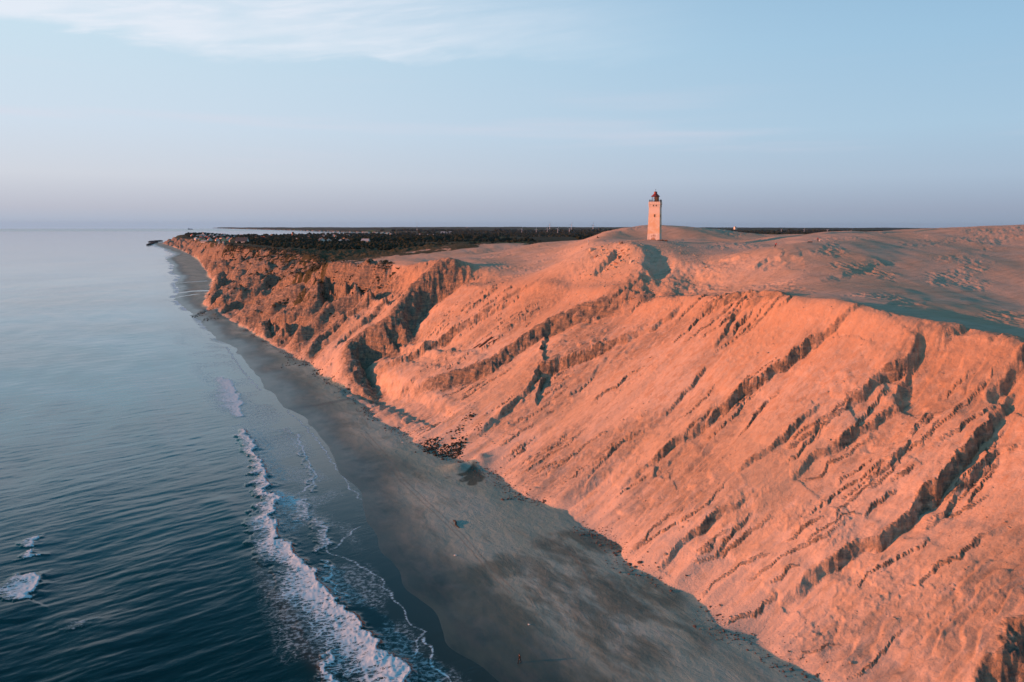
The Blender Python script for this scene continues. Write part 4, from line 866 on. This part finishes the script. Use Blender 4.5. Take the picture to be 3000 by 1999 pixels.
o = tube(pth, [.16, .26, .24, .28, .22, .16, .08], 'driftwood_log', M_wood); tag(o, 'dark crooked driftwood log lying on the grey beach', 'log')
for (p, s_, lab) in ((z3(1665, 598), .75, 'small white scrap lying on the open sand below the driftwood log'), (z3(2232, 1130), .5, 'tiny white scrap on the dark wet sand near the walker'), (zq(475, 908), .8, 'small pale pink lump on the beach near the foot of the sand fans')):
    bx, by, _ = on_ground(*p); o = link('beach_litter', stone(int(s_*100), s_, s_*.6, s_*.5, 1), M_white); o.location = (bx, by, ground_z(bx, by)+s_*.1); tag(o, lab, 'litter')

# ------------------------------------------------------------------ people
M_skin = plain_mat('skin', (.50, .28, .19), .6); M_hair = plain_mat('hair', (.04, .025, .015), .8); M_blk = plain_mat('black_cloth', (.012, .012, .014), .9)
M_red = plain_mat('red_cloth', (.42, .02, .04), .85); M_wh = plain_mat('white_cloth', (.75, .73, .7), .85); M_or = plain_mat('orange_lit_cloth', (.65, .33, .15), .85); M_blue = plain_mat('dark_blue_cloth', (.02, .03, .06), .85)  # orange cloth: the low sun's tone is put into its colour
def skin_mesh(name, joints, edges, mt, parent, sub=2, root=0):
    me = bpy.data.meshes.new(name); me.from_pydata([j[0] for j in joints], edges, []); o = bpy.data.objects.new(name, me); scene.collection.objects.link(o)
    o.modifiers.new('s', 'SKIN'); o.modifiers.new('u', 'SUBSURF').levels = sub
    for i, j in enumerate(joints):
        r_ = j[1]; me.skin_vertices[0].data[i].radius = r_ if isinstance(r_, tuple) else (r_, r_)
    me.skin_vertices[0].data[root].use_root = True
    bpy.context.view_layer.update(); dg = bpy.context.evaluated_depsgraph_get(); m2 = bpy.data.meshes.new_from_object(o.evaluated_get(dg)); bpy.data.objects.remove(o)
    m2.name = name; m2.materials.clear(); m2.polygons.foreach_set('use_smooth', [True]*len(m2.polygons)); return link(name, m2, mt, parent)
POSES = {
 'walk': dict(pel=(0,0,.95), chest=(0,.04,1.32), neck=(0,.06,1.50), head=(0,.09,1.64), la=[(-.19,.05,1.42),(-.27,.20,1.18),(-.25,.40,1.05)], ra=[(.19,.05,1.42),(.28,-.12,1.17),(.26,-.20,.93)], ll=[(-.1,0,.92),(-.12,-.10,.50),(-.12,-.34,.10),(-.12,-.24,.03)], rl=[(.1,0,.92),(.12,.24,.52),(.12,.30,.08),(.12,.46,.03)]),
 'stride': dict(pel=(0,0,.88), chest=(0,.22,1.20), neck=(0,.32,1.36), head=(0,.42,1.47), la=[(-.19,.24,1.30),(-.30,.10,1.08),(-.26,.30,.92)], ra=[(.19,.24,1.30),(.32,.40,1.12),(.30,.60,1.04)], ll=[(-.1,0,.86),(-.12,.28,.52),(-.12,.20,.08),(-.12,.36,.03)], rl=[(.1,0,.86),(.12,-.22,.48),(.12,-.52,.14),(.12,-.44,.03)]),
 'stand': dict(pel=(0,0,.95), chest=(0,.0,1.32), neck=(0,.0,1.50), head=(0,.03,1.64), la=[(-.19,0,1.42),(-.26,-.02,1.14),(-.25,.10,.90)], ra=[(.19,0,1.42),(.26,-.02,1.14),(.25,.08,.90)], ll=[(-.1,0,.92),(-.12,.02,.50),(-.13,0,.08),(-.13,.16,.03)], rl=[(.1,0,.92),(.12,.02,.50),(.13,0,.08),(.13,.16,.03)]),
 'sit': dict(pel=(0,0,.16), chest=(0,.06,.55), neck=(0,.10,.72), head=(0,.14,.86), la=[(-.19,.06,.66),(-.28,.22,.44),(-.14,.42,.44)], ra=[(.19,.06,.66),(.28,.22,.44),(.14,.42,.46)], ll=[(-.1,.04,.14),(-.14,.42,.46),(-.12,.62,.08),(-.12,.78,.04)], rl=[(.1,.04,.14),(.14,.44,.46),(.14,.66,.08),(.14,.82,.04)]),
}
def person(dx, dy, pose, face, top, legs, label, size=1.0, hair=M_hair, seat_down=.0):
    px0, py0, _ = on_ground(dx, dy); z0 = ground_z(px0, py0); root = empty('person', (px0, py0, z0-seat_down), face); root.scale = (size,)*3
    tag(root, label, 'person'); p = POSES[pose]
    J = [(p['pel'], (.15, .11)), (tuple((np.array(p['pel'])+np.array(p['chest']))/2), (.13, .10)), (p['chest'], (.16, .11)), (p['neck'], .055), (p['head'], (.085, .10)), (tuple(np.array(p['head'])+np.array([0, .02, .1])), (.07, .085))]
    E_ = [(0,1),(1,2),(2,3),(3,4),(4,5)]
    for arm in ('la', 'ra'):
        b0 = len(J); q = p[arm]; h = np.array(q[2])+(np.array(q[2])-np.array(q[1]))*.30
        J += [(q[0], .06), (q[1], .042), (q[2], .028), (tuple(h), (.035, .018))]; E_ += [(2,b0),(b0,b0+1),(b0+1,b0+2),(b0+2,b0+3)]
        for k in range(5):                                   # five fingers
            f0 = len(J); off_ = np.array([(k-1.8)*.018, .01*k, -.02]); l_ = (.05, .085, .092, .085, .065)[k]; dr = (h-np.array(q[2])); dr = dr/np.linalg.norm(dr)
            J += [(tuple(h+off_*.6+dr*.03), .009), (tuple(h+off_+dr*(.03+l_)), .007)]; E_ += [(b0+3, f0), (f0, f0+1)]
    for leg in ('ll', 'rl'):
        b0 = len(J); q = p[leg]; J += [(q[0], .085), (q[1], .058), (q[2], .038), (q[3], (.045, .03))]; E_ += [(0,b0),(b0,b0+1),(b0+1,b0+2),(b0+2,b0+3)]
    skin_mesh('body', J, E_, M_skin, root, 1)
    J = [(p['pel'], (.18, .14)), (tuple((np.array(p['pel'])+np.array(p['chest']))/2), (.17, .135)), (p['chest'], (.20, .145)), (tuple(np.array(p['neck'])-np.array([0, .0, .05])), .08)]; E_ = [(0,1),(1,2),(2,3)]
    for arm in ('la', 'ra'): b0 = len(J); q = p[arm]; J += [(q[0], .08), (q[1], .06), (tuple(np.array(q[1])*.1+np.array(q[2])*.9), .046)]; E_ += [(2,b0),(b0,b0+1),(b0+1,b0+2)]
    skin_mesh('jacket', J, E_, top, root, 1)
    J = [(p['pel'], (.165, .125))]; E_ = []
    for leg in ('ll', 'rl'): b0 = len(J); q = p[leg]; J += [(q[0], .105), (q[1], .078), (q[2], .06)]; E_ += [(0,b0),(b0,b0+1),(b0+1,b0+2)]
    skin_mesh('trousers', J, E_, legs, root, 1)
    h = p['head']; MB().lathe([(.085, h[2]+.06), (.115, h[2]+.10), (.105, h[2]+.17), (.05, h[2]+.215)], 10, cx=h[0], cy=h[1]-.02).build('hair', hair, root, True)
    for sx_ in (-.035, .035): MB().box(h[0]+sx_, h[1]+.105, h[2]+.06, .022, .02, .014).build('eye', M_black, root)
    MB().box(h[0], h[1]+.115, h[2]+.02, .025, .035, .04).build('nose', M_skin, root); MB().box(h[0], h[1]+.103, h[2]-.02, .05, .015, .012).build('mouth', M_red, root)
    for leg in ('ll', 'rl'):
        q = p[leg]; MB().box(0, .06, -.03, .10, .27, .10).build('shoe', M_blk, root).location = (q[2][0], q[2][1]-.0, max(q[3][2], .03))
    return root
def z6(x_, y_): return src(2150+x_/6.723, 630+y_/6.723)
person(*z6(808, 622), 'stride', R(-75), M_red, M_blk, 'person in a dark red jacket striding over the dune crest, leaning forward', 1.08)
person(*z6(1645, 508), 'walk', R(60), M_red, M_blk, 'person in a bright red jacket standing far back on the right dune', 1.0)
person(*src(1480+912/19.6, 1880+1240/19.6), 'walk', R(150), M_blk, M_blk, 'lone walker in black clothes on the dark beach at the bottom', .98)
person(*z10(240, 655), 'stand', R(200), M_wh, M_wh, 'person in white clothes standing on the dune left of the lighthouse', 1.0)
person(*z10(268, 480), 'sit', R(160), M_wh, M_blk, 'person in a white top sitting on the sand left of the dark group', 1.0)
person(*z10(500, 478), 'sit', R(240), M_blk, M_blk, 'person in black sitting in the middle of the group on the lit dune', 1.15)
person(*z10(560, 485), 'sit', R(120), M_wh, M_blk, 'person in a pale top sitting right of the black clad one', 1.0)
person(*z10(1195, 685), 'sit', R(190), M_or, M_or, 'person in orange light sitting near the foot of the lighthouse dune', 1.15)
person(*z10(1265, 680), 'sit', R(170), M_blk, M_blk, 'person in black sitting beside the orange lit one by the lighthouse', 1.15)
def dog(dx, dy):
    x_, y_, _ = on_ground(dx, dy); r_ = empty('dog', (x_, y_, ground_z(x_, y_)), R(40)); tag(r_, 'pale dog standing at the feet of the bright red clad person', 'dog')
    J = [((0,-.3,.50),(.10,.12)), ((0,0,.50),(.11,.13)), ((0,.28,.52),(.12,.16)), ((0,.42,.64),.07), ((0,.52,.74),.08), ((0,.66,.71),.04), ((0,-.42,.55),.03), ((0,-.58,.66),.02)]; E_ = [(0,1),(1,2),(2,3),(3,4),(4,5),(0,6),(6,7)]
    for sx_ in (-.08, .08):
        b0 = len(J); J += [((sx_,.28,.38),.05), ((sx_,.27,.2),.032), ((sx_,.29,.03),.03)]; E_ += [(2,b0),(b0,b0+1),(b0+1,b0+2)]
        b0 = len(J); J += [((sx_,-.26,.38),.07), ((sx_,-.38,.2),.035), ((sx_,-.31,.03),.03)]; E_ += [(0,b0),(b0,b0+1),(b0+1,b0+2)]
        b0 = len(J); J += [((sx_*.8,.50,.84),.02)]; E_ += [(4,b0)]
    skin_mesh('body', J, E_, M_wh, r_, 1)
dog(*z6(1668, 508))
x_, y_, _ = on_ground(*z6(1488, 525)); o = link('dark_bundle', stone(7, 2.0, 1.0, .5, 2), M_blk); o.location = (x_, y_, ground_z(x_, y_)+.1); tag(o, 'dark bundle lying flat on the dune left of the bright red person', 'bundle')

# ------------------------------------------------------------------ houses, churches, barns
def house(name, lx, ly, h, rh, wall, roofm, wins=3):
    r_ = empty(name, (0, 0, 0)); MB().gable(0, 0, -1.0, lx, ly, h+1.0, rh).build('wall', wall, r_)
    rf = MB().roof(0, 0, h, lx, ly, rh).build('roof', roofm, r_); MB().box(lx*.2, 0, h+rh-.4, .7, .7, 1.4).build('chimney', M_brick, rf)
    for k in range(wins):
        x_ = (k-(wins-1)/2)*lx/wins
        MB().box(x_, -ly/2-.01, .9, 1.1, .08, 1.2).build('window', M_glass, r_)
    MB().box(-lx/2-.01, 0, .9, .08, 1.2, 1.3).build('window', M_glass, r_); MB().box(-lx/2-.01, -ly*.3, .0, .08, 1.0, 2.1).build('door', M_wood, r_)
    return r_
protos = [house('house', 11, 7.5, 2.8, 3.4, M_white, M_tile), house('house', 13, 7.5, 2.7, 3.2, M_white, M_slate), house('house', 10, 8, 2.8, 4.0, M_cream, M_slate), house('house', 12, 8, 2.9, 3.2, M_brick, M_thatch), house('house', 14, 8, 2.8, 2.4, M_white, M_greyroof)]
def za(x_, y_): return src(560+x_/11.76, 640+y_/11.76)
def zb(x_, y_): return src(740+x_/6.536, 660+y_/6.536)
def zc(x_, y_): return src(800+x_/4.706, 600+y_/4.706)
def zd(x_, y_): return src(1250+x_/4.706, 620+y_/4.706)
G1 = 'small houses of the coastal village'; L1 = 'small pale gabled house among the dark trees of the coastal village'
hs_ = [(za(*p), k, L1, G1) for p, k in [((22,672),0),((130,775),0),((175,802),4),((205,678),4),((265,680),1),((370,800),2),((345,658),4),((415,664),4),((500,606),1),((578,606),1),((655,662),4),((530,758),0),((325,742),0),((420,750),4),((590,692),1),((885,828),0),((1020,620),0),((1060,628),4),((1175,632),4),((1140,638),4),((895,648),1),((890,688),4),((965,698),1),((1110,680),4),((1230,722),3),((1315,692),1),((800,735),4),((1250,828),0),((1820,795),3),((1908,818),4),((1550,785),1),((1628,812),4),((1500,708),4),((1600,735),4),((1690,730),1),((1460,625),1),((1615,606),0),((1750,620),4),((1800,628),4),((1960,742),1),((2090,782),1),((2140,740),0),((2195,806),4),((2250,832),3),((440,606),1),((640,608),1),((1280,778),4),((720,690),1),((760,640),4),((1380,740),4),((1990,640),1),((2230,700),1),((480,700),4),((1040,760),1),((1700,600),4)]]
hs_ += [(za(628,826), 0, 'white house with a red roof at the field edge, facing the sea cliff', None), (za(1115,836), 2, 'yellow gabled house standing at the near edge of the village field', None), (za(295,806), 2, 'tall narrow yellow house close to the cliff side of the village', None), (za(1395,872), 3, 'orange brick house with a thatched roof at the village edge', None)]
G2 = 'farmhouses scattered among the inland trees'; L2 = 'small white farmhouse scattered among the dark trees inland'
hs_ += [(zb(*p), k, L2, G2) for p, k in [((360,240),3),((600,212),1),((45,322),4),((80,330),3),((145,266),4),((1395,220),4),((1345,235),1),((1550,220),4),((1575,246),0),((1310,342),1),((1390,338),0),((1440,338),4),((1600,324),1),((1685,338),4),((1745,330),3),((1795,332),1),((1955,330),4),((1815,224),1),((2130,214),1),((1075,236),1),((1070,268),1),((1370,254),4),((870,340),4),((930,342),4),((195,325),0),((240,326),4)]]
hs_ += [(zc(*p), k, L2, G2) for p, k in [((1975,430),1),((2020,430),4),((2055,430),1),((2110,430),4),((2140,433),1),((2205,433),4),((1250,438),1),((1620,425),4)]]
hs_ += [(zd(*p), k, L2, G2) for p, k in [((475,342),1),((598,336),0),((1245,262),1),((20,340),4),((85,336),1),((725,308),4),((1630,298),1),((1805,290),4),((550,224),1)]]
hs_ += [(src(1700+x_/4.706, 620+y_/4.706), 1, L2, G2) for x_, y_ in ((258,243),(328,243))]
pts = [place(*h_[0]) for h_ in hs_]; zs = gz_many(pts); used = set()
for (px_, k, lab, grp), (hx_, hy_), hz_ in zip(hs_, pts, zs):
    rz = R(-60)+rng.normal(0, .35); sc1 = 1.25+.3*rng.random()+(.25 if math.hypot(hx_, hy_) > 4600 else 0)
    if k not in used: used.add(k); o = protos[k]; o.location = (hx_, hy_, hz_); o.rotation_euler = (0, 0, rz); o.scale = (sc1,)*3
    else: o = dup(protos[k], (hx_, hy_, hz_), rz, sc1)
    tag(o, lab, 'house', grp)
def at_px(dx, dy): x_, y_, _ = on_ground(dx, dy); return x_, y_, ground_z(x_, y_)
def long_house(name, p, L_, W_, H_, RH, wall, roofm, rz, label, cat, nw=6):
    x_, y_, z_ = at_px(*p); r_ = empty(name, (x_, y_, z_), rz); tag(r_, label, cat)
    MB().gable(0, 0, -1, L_, W_, H_+1, RH).build('wall', wall, r_); rf = MB().roof(0, 0, H_, L_, W_, RH).build('roof', roofm, r_)
    for k in range(nw): MB().box((k-(nw-1)/2)*L_/nw, -W_/2-.01, .8, L_/nw*.5, .08, H_*.5).build('window', M_glass, r_)
    for k in (-.25, .25): MB().box(L_*k, 0, H_+RH-.3, .9, .9, 1.6).build('chimney', M_brick, rf)
    return r_
def ground_dist(p): x_, y_, _ = on_ground(*p); return math.hypot(x_, y_)
def mpp(p): return ground_dist(p)/2333
long_house('hotel', za(1740, 888), 34*mpp(za(1740, 885)), 11, 4, 8, M_white, M_slate, R(-8), 'large building with a white gable and long dark roof at the village edge', 'hotel', 9)
long_house('terrace_house', za(445, 966), 18*mpp(za(445, 960)), 6, 3.2, 1.6, M_white, M_greyroof, R(-12), 'long low white building standing close to the cliff edge', 'building', 8)
long_house('shed', za(950, 932), 4.5*mpp(za(950, 930)), 4, 2.2, .8, M_white, M_greyroof, R(-5), 'small white shed on the dark field behind the cliff edge', 'shed', 2)
long_house('shed', za(1100, 915), 4*mpp(za(1100, 915)), 4, 2.2, .8, M_white, M_greyroof, R(-15), 'little grey roofed shed right of the white shed on the field', 'shed', 2)
long_house('farm_building', zb(2155, 343), 22*mpp(zb(2155, 340)), 10, 3.5, 4.5, M_white, M_greyroof, R(-12), 'long white thatched farm building alone at the heath edge', 'farm building', 6)
long_house('greenhouse_barn', zc(2345, 410), 30*mpp(zc(2345, 400)), 20, 5, 3, M_white, M_greyroof, R(-5), 'long pale barn on the green field behind the radio mast', 'barn', 6)
long_house('barn', zd(220, 298), 13*mpp(zd(220, 296)), 22, 6, 5, M_white, M_greyroof, R(-5), 'left one of two long white barns on the far green field', 'barn', 4)
long_house('barn', zd(302, 298), 15*mpp(zd(302, 296)), 22, 6, 5, M_white, M_greyroof, R(-5), 'right one of two long white barns on the far green field', 'barn', 4)
def church(name, p, wpx, hpx, wall, roofm, label, nave):
    x_, y_, z_ = at_px(*p); k = math.hypot(x_, y_)/2333; r_ = empty(name, (x_, y_, z_), R(30)); tag(r_, label, 'church'); W_, H_ = wpx*k, hpx*k
    MB().box(0, 0, -2, W_, W_, H_*.72+2).build('tower', wall, r_)
    MB().gable(0, 0, H_*.72+.01, W_, W_, .3, H_*.27).build('stepped_gable', wall, r_); MB().roof(0, 0, H_*.72+.4, W_*.9, W_*1.02, H_*.27).build('tower_roof', roofm, r_)
    MB().box(0, -W_/2-.02, H_*.42, W_*.2, .1, H_*.14).build('window', M_glass, r_)
    n = MB().gable(W_*.5+nave/2+.02, 0, -1, nave, W_*.95, H_*.34+1, H_*.2).build('nave', wall, r_); MB().roof(W_*.5+nave/2+.02, 0, H_*.34, nave, W_*.95, H_*.2).build('nave_roof', roofm, n)
church('brick_church', zb(765, 238), 5.2, 12.5, M_brick, M_tile, 'orange brick church tower rising above the trees right of the village', 16)
church('white_church', z6(12, 268), 5.5, 8, M_white, M_tile, 'white chapel with a red roof on the horizon right of the lighthouse', 6)

# ------------------------------------------------------------------ wind turbines and mast
def turbine(hub, bl, phase):
    r_ = empty('wind_turbine', (0, 0, 0)); MB().lathe([(hub*.045, -2), (hub*.04, 0), (hub*.022, hub)], 12).build('tower', M_steel, r_, True)
    MB().box(0, .3*hub*.05, hub, hub*.05, hub*.14, hub*.05).build('nacelle', M_steel, r_); ro = MB().lathe([(hub*.03, 0), (hub*.03, hub*.03), (.01, hub*.06)], 10, M=Matrix.Translation((0, -hub*.07, hub+hub*.025)) @ Matrix.Rotation(R(90), 4, 'X')).build('hub', M_steel, r_)
    for k in range(3):
        b_ = MB(); n = 8; V = []; F_ = []
        for i in range(n+1):
            t_ = i/n; w_ = bl*(.055 if t_ < .15 else .085*(1-t_)+.018); th = bl*.02*(1-t_)+.05; z_ = bl*t_; V += [(-w_/2,-th/2,z_),(w_/2,-th/2,z_),(w_/2,th/2,z_),(-w_/2,th/2,z_)]
        for i in range(n):
            for j in range(4): q = (j+1) % 4; F_.append((i*4+j, i*4+q, i*4+4+q, i*4+4+j))
        F_ += [(3,2,1,0), (n*4,n*4+1,n*4+2,n*4+3)]
        b_.add(V, F_, Matrix.Translation((0, -hub*.10, hub+hub*.025)) @ Matrix.Rotation(phase+k*2*math.pi/3, 4, 'Y')).build('blade', M_steel, ro)
    return r_
tb = [(zd(1305,300),12.6,.4),(zd(1503,302),12.6,.1),(zd(1655,297),12.2,.15),(zd(1800,290),11.5,.5),(zd(1960,287),11,1.0),(zd(1690,248),14,.0),(zd(1987,248),14,.3),(zd(2287,260),15.5,.1),(src(1700+168/4.706, 620+258/4.706),16,.2),(z6(925,312),6.8,.9),(z6(1372,316),7,.4),(z6(1828,322),7,1.0),(z6(2303,322),6.5,.5)]
tl = ['leftmost small wind turbine in the row of five beyond the forest','second small wind turbine of the row of five beyond the forest','middle wind turbine of the row of five beyond the forest','fourth wind turbine of the row of five beyond the forest','rightmost small wind turbine in the row of five beyond the forest','tall faint turbine rising behind the middle of the row of five','tall faint turbine behind the right end of the row of five','tall faint turbine between the row of five and the lit dune','tallest wind turbine, just left of the dune behind the lighthouse','leftmost of four turbines peeking over the dune right of the lighthouse','second of four turbines peeking over the dune right of the lighthouse','third of four turbines peeking over the dune right of the lighthouse','last of four turbines peeking over the dune right of the lighthouse']
t0 = None
for i, ((p, hpx, ph), lab) in enumerate(zip(tb, tl)):
    ds = ray(*p); dist = 6200 if hpx < 12.7 and i < 5 else 8800 if i < 9 else 7000
    ux, uy = ds[0]/math.hypot(ds[0], ds[1]), ds[1]/math.hypot(ds[0], ds[1]); x_, y_ = ux*dist, uy*dist; z_ = ground_z(x_, y_); zt = CH+ds[2]/math.hypot(ds[0], ds[1])*dist
    hub = hpx*dist/2333+(zt-z_); o = turbine(hub, hub*.62, ph); o.location = (x_, y_, z_); o.rotation_euler = (0, 0, math.atan2(-x_, y_)+.25); tag(o, lab, 'wind turbine', 'wind turbines on the horizon')
ds = ray(*zc(1978, 400)); dist = 4600; x_, y_ = ds[0]/math.hypot(*ds[:2])*dist, ds[1]/math.hypot(*ds[:2])*dist; z_ = ground_z(x_, y_); top_ = CH+ray(*zc(1978, 262))[2]/math.hypot(*ray(*zc(1978, 262))[:2])*dist
r_ = empty('radio_mast', (x_, y_, z_)); tag(r_, 'thin red and white radio mast standing above the dark forest', 'mast'); hm = top_-z_
for k in range(6):
    b_ = MB(); z0_, z1_ = hm*k/6, hm*(k+1)/6; w_ = 2.4-.25*k
    for sx_ in (-1, 1):
        for sy_ in (-1, 1): b_.box(sx_*w_/2, sy_*w_/2, z0_, .35, .35, z1_-z0_-.03)
    for q in range(3): b_.box(0, 0, z0_+(z1_-z0_)*q/3+.5, w_, w_, .25)
    b_.build('mast_section', M_steel if k % 2 else M_redroof, r_)
MB().lathe([(1.6, hm*.52), (1.6, hm*.56)], 10).build('antenna_platform', M_steel, r_); MB().lathe([(.25, hm), (.2, hm+6)], 6).build('antenna', M_steel, r_)

# ------------------------------------------------------------------ ship on the horizon, rock groynes
ds = ray(*src(556, 676)); dist = 14500; x_, y_ = ds[0]/math.hypot(*ds[:2])*dist, ds[1]/math.hypot(*ds[:2])*dist
r_ = empty('cargo_ship', (x_, y_, 0), R(10)); tag(r_, 'tiny grey cargo ship on the sea horizon', 'ship'); M_ship = plain_mat('ship_grey', (.18, .20, .24), .6)
V = [(-34,-5,-2),(30,-5,-2),(38,0,-2),(30,5,-2),(-34,5,-2),(-36,-6,9),(32,-6,9),(44,0,11),(32,6,9),(-36,6,9)]
MB().add(V, [(4,3,2,1,0),(5,6,7,8,9),(0,1,6,5),(1,2,7,6),(2,3,8,7),(3,4,9,8),(4,0,5,9)]).build('hull', M_ship, r_); MB().box(-24, 0, 9.1, 12, 10, 12).build('superstructure', M_ship, r_); MB().box(-26, 0, 21.2, 3, 3, 5).build('funnel', M_ship, r_); MB().box(4, 0, 9.1, 40, 9, 4).build('cargo', M_ship, r_)
def ze(x_, y_): return src(420+x_/7.84, 640+y_/7.84)
M_rock = plain_mat('groyne_rock', (.035, .04, .042), .9)
for (pp, lab) in (([(400,556),(250,562),(130,580)], 'farther dark rock groyne reaching into the sea at the village point'), ([(290,582),(230,600),(190,625),(100,648)], 'nearer dark rock groyne curving into the sea at the village point')):
    q = np.array([atz(*ze(*p), .5) for p in pp]); P_ = []
    for k in range(len(q)-1):
        n_ = 110
        for i in range(n_): t_ = rng.random(); P_.append(tuple(q[k]+(q[k+1]-q[k])*t_+rng.normal(0, 3.5, 2))+(rng.uniform(-.3, 2.2),))
    P_ = np.array(P_); o = scatter('rock_groyne', P_, rng.uniform(4, 8, len(P_)), M_rock, .6, 11); tag(o, lab, 'groyne')
    o['kind'] = 'thing'

# ------------------------------------------------------------------ woods and village trees (read as masses)
def leaf_mat():
    m, t_, b = new_mat('woodland_foliage'); tcn = N(t_, 'ShaderNodeTexCoord'); v = tcn.outputs['Object']; n1 = noise(t_, v, .01, 4); n2 = noise(t_, v, .12, 4)
    a = mix_node(t_, smooth_node(t_, n1, .4, .6), (.016, .030, .024), (.042, .050, .030)); L(t_, mix_node(t_, n2, a, (.018, .028, .020)), b.inputs['Base Color']); b.inputs['Roughness'].default_value = 1; b.inputs['Specular IOR Level'].default_value = .05; return m
M_leaf = leaf_mat()
def wood(n, h0, h1, r0, r1, thr, seed, size, name, label, cond=None):
    rg = np.random.default_rng(seed); hd = np.radians(rg.uniform(h0, h1, n)); r_ = r0*(r1/r0)**rg.random(n); x_, y_ = r_*np.sin(hd), r_*np.cos(hd); c_, s_ = x_*EC[0]+y_*EC[1], x_*ES[0]+y_*ES[1]
    m_ = (fbm(x_/420, y_/420, 3, 301) > thr) & (s_ > rim(c_)+40)
    if cond is not None: m_ &= cond(x_, y_, c_, s_, r_)
    x_, y_, r_ = x_[m_], y_[m_], r_[m_]; z_ = build_height(x_, y_, True)[0]; sz = size*(.6+.8*rg.random(len(x_)))*(1+np.maximum(r_-3000, 0)/5000)
    scatter(name, np.c_[x_, y_, z_], sz, M_leaf, .85, seed, label, 'woodland', lift=.25)
wood(30000, -19, 36, 1900, 8500, -.02, 31, 12, 'woodland', 'dark plantation forest stretching over the inland plain')
wood(9000, -27, -13, 2900, 4500, -9, 32, 6.5, 'village_trees', 'dark garden trees between the houses of the village', lambda x_, y_, c_, s_, r_: (r_ > 3150+260*fbm(x_/300, y_/300, 2, 305)))
wood(5000, -20, 30, 900, 1900, .05, 33, 6, 'heath_scrub', 'low dark scrub on the heath behind the dunes')

# ------------------------------------------------------------------ haze: the evening air, one closed box round everything
bpy.context.view_layer.update()
topz = max((o.matrix_world @ Vector(b_)).z for o in scene.objects if o.type == 'MESH' for b_ in o.bound_box)+2
hb = MB().box(0, 1500, -8, 39500, 39500, 8+topz).build('haze', None)
mh = bpy.data.materials.new('evening_air'); mh.use_nodes = True; th = mh.node_tree; th.nodes.clear(); oh = th.nodes.new('ShaderNodeOutputMaterial'); pv = th.nodes.new('ShaderNodeVolumePrincipled')
pv.inputs['Color'].default_value = (.34, .60, .90, 1); pv.inputs['Density'].default_value = 1.1e-5; pv.inputs['Anisotropy'].default_value = .2; L(th, pv.outputs[0], oh.inputs['Volume']); hb.data.materials.append(mh); tag(hb, kind='stuff')
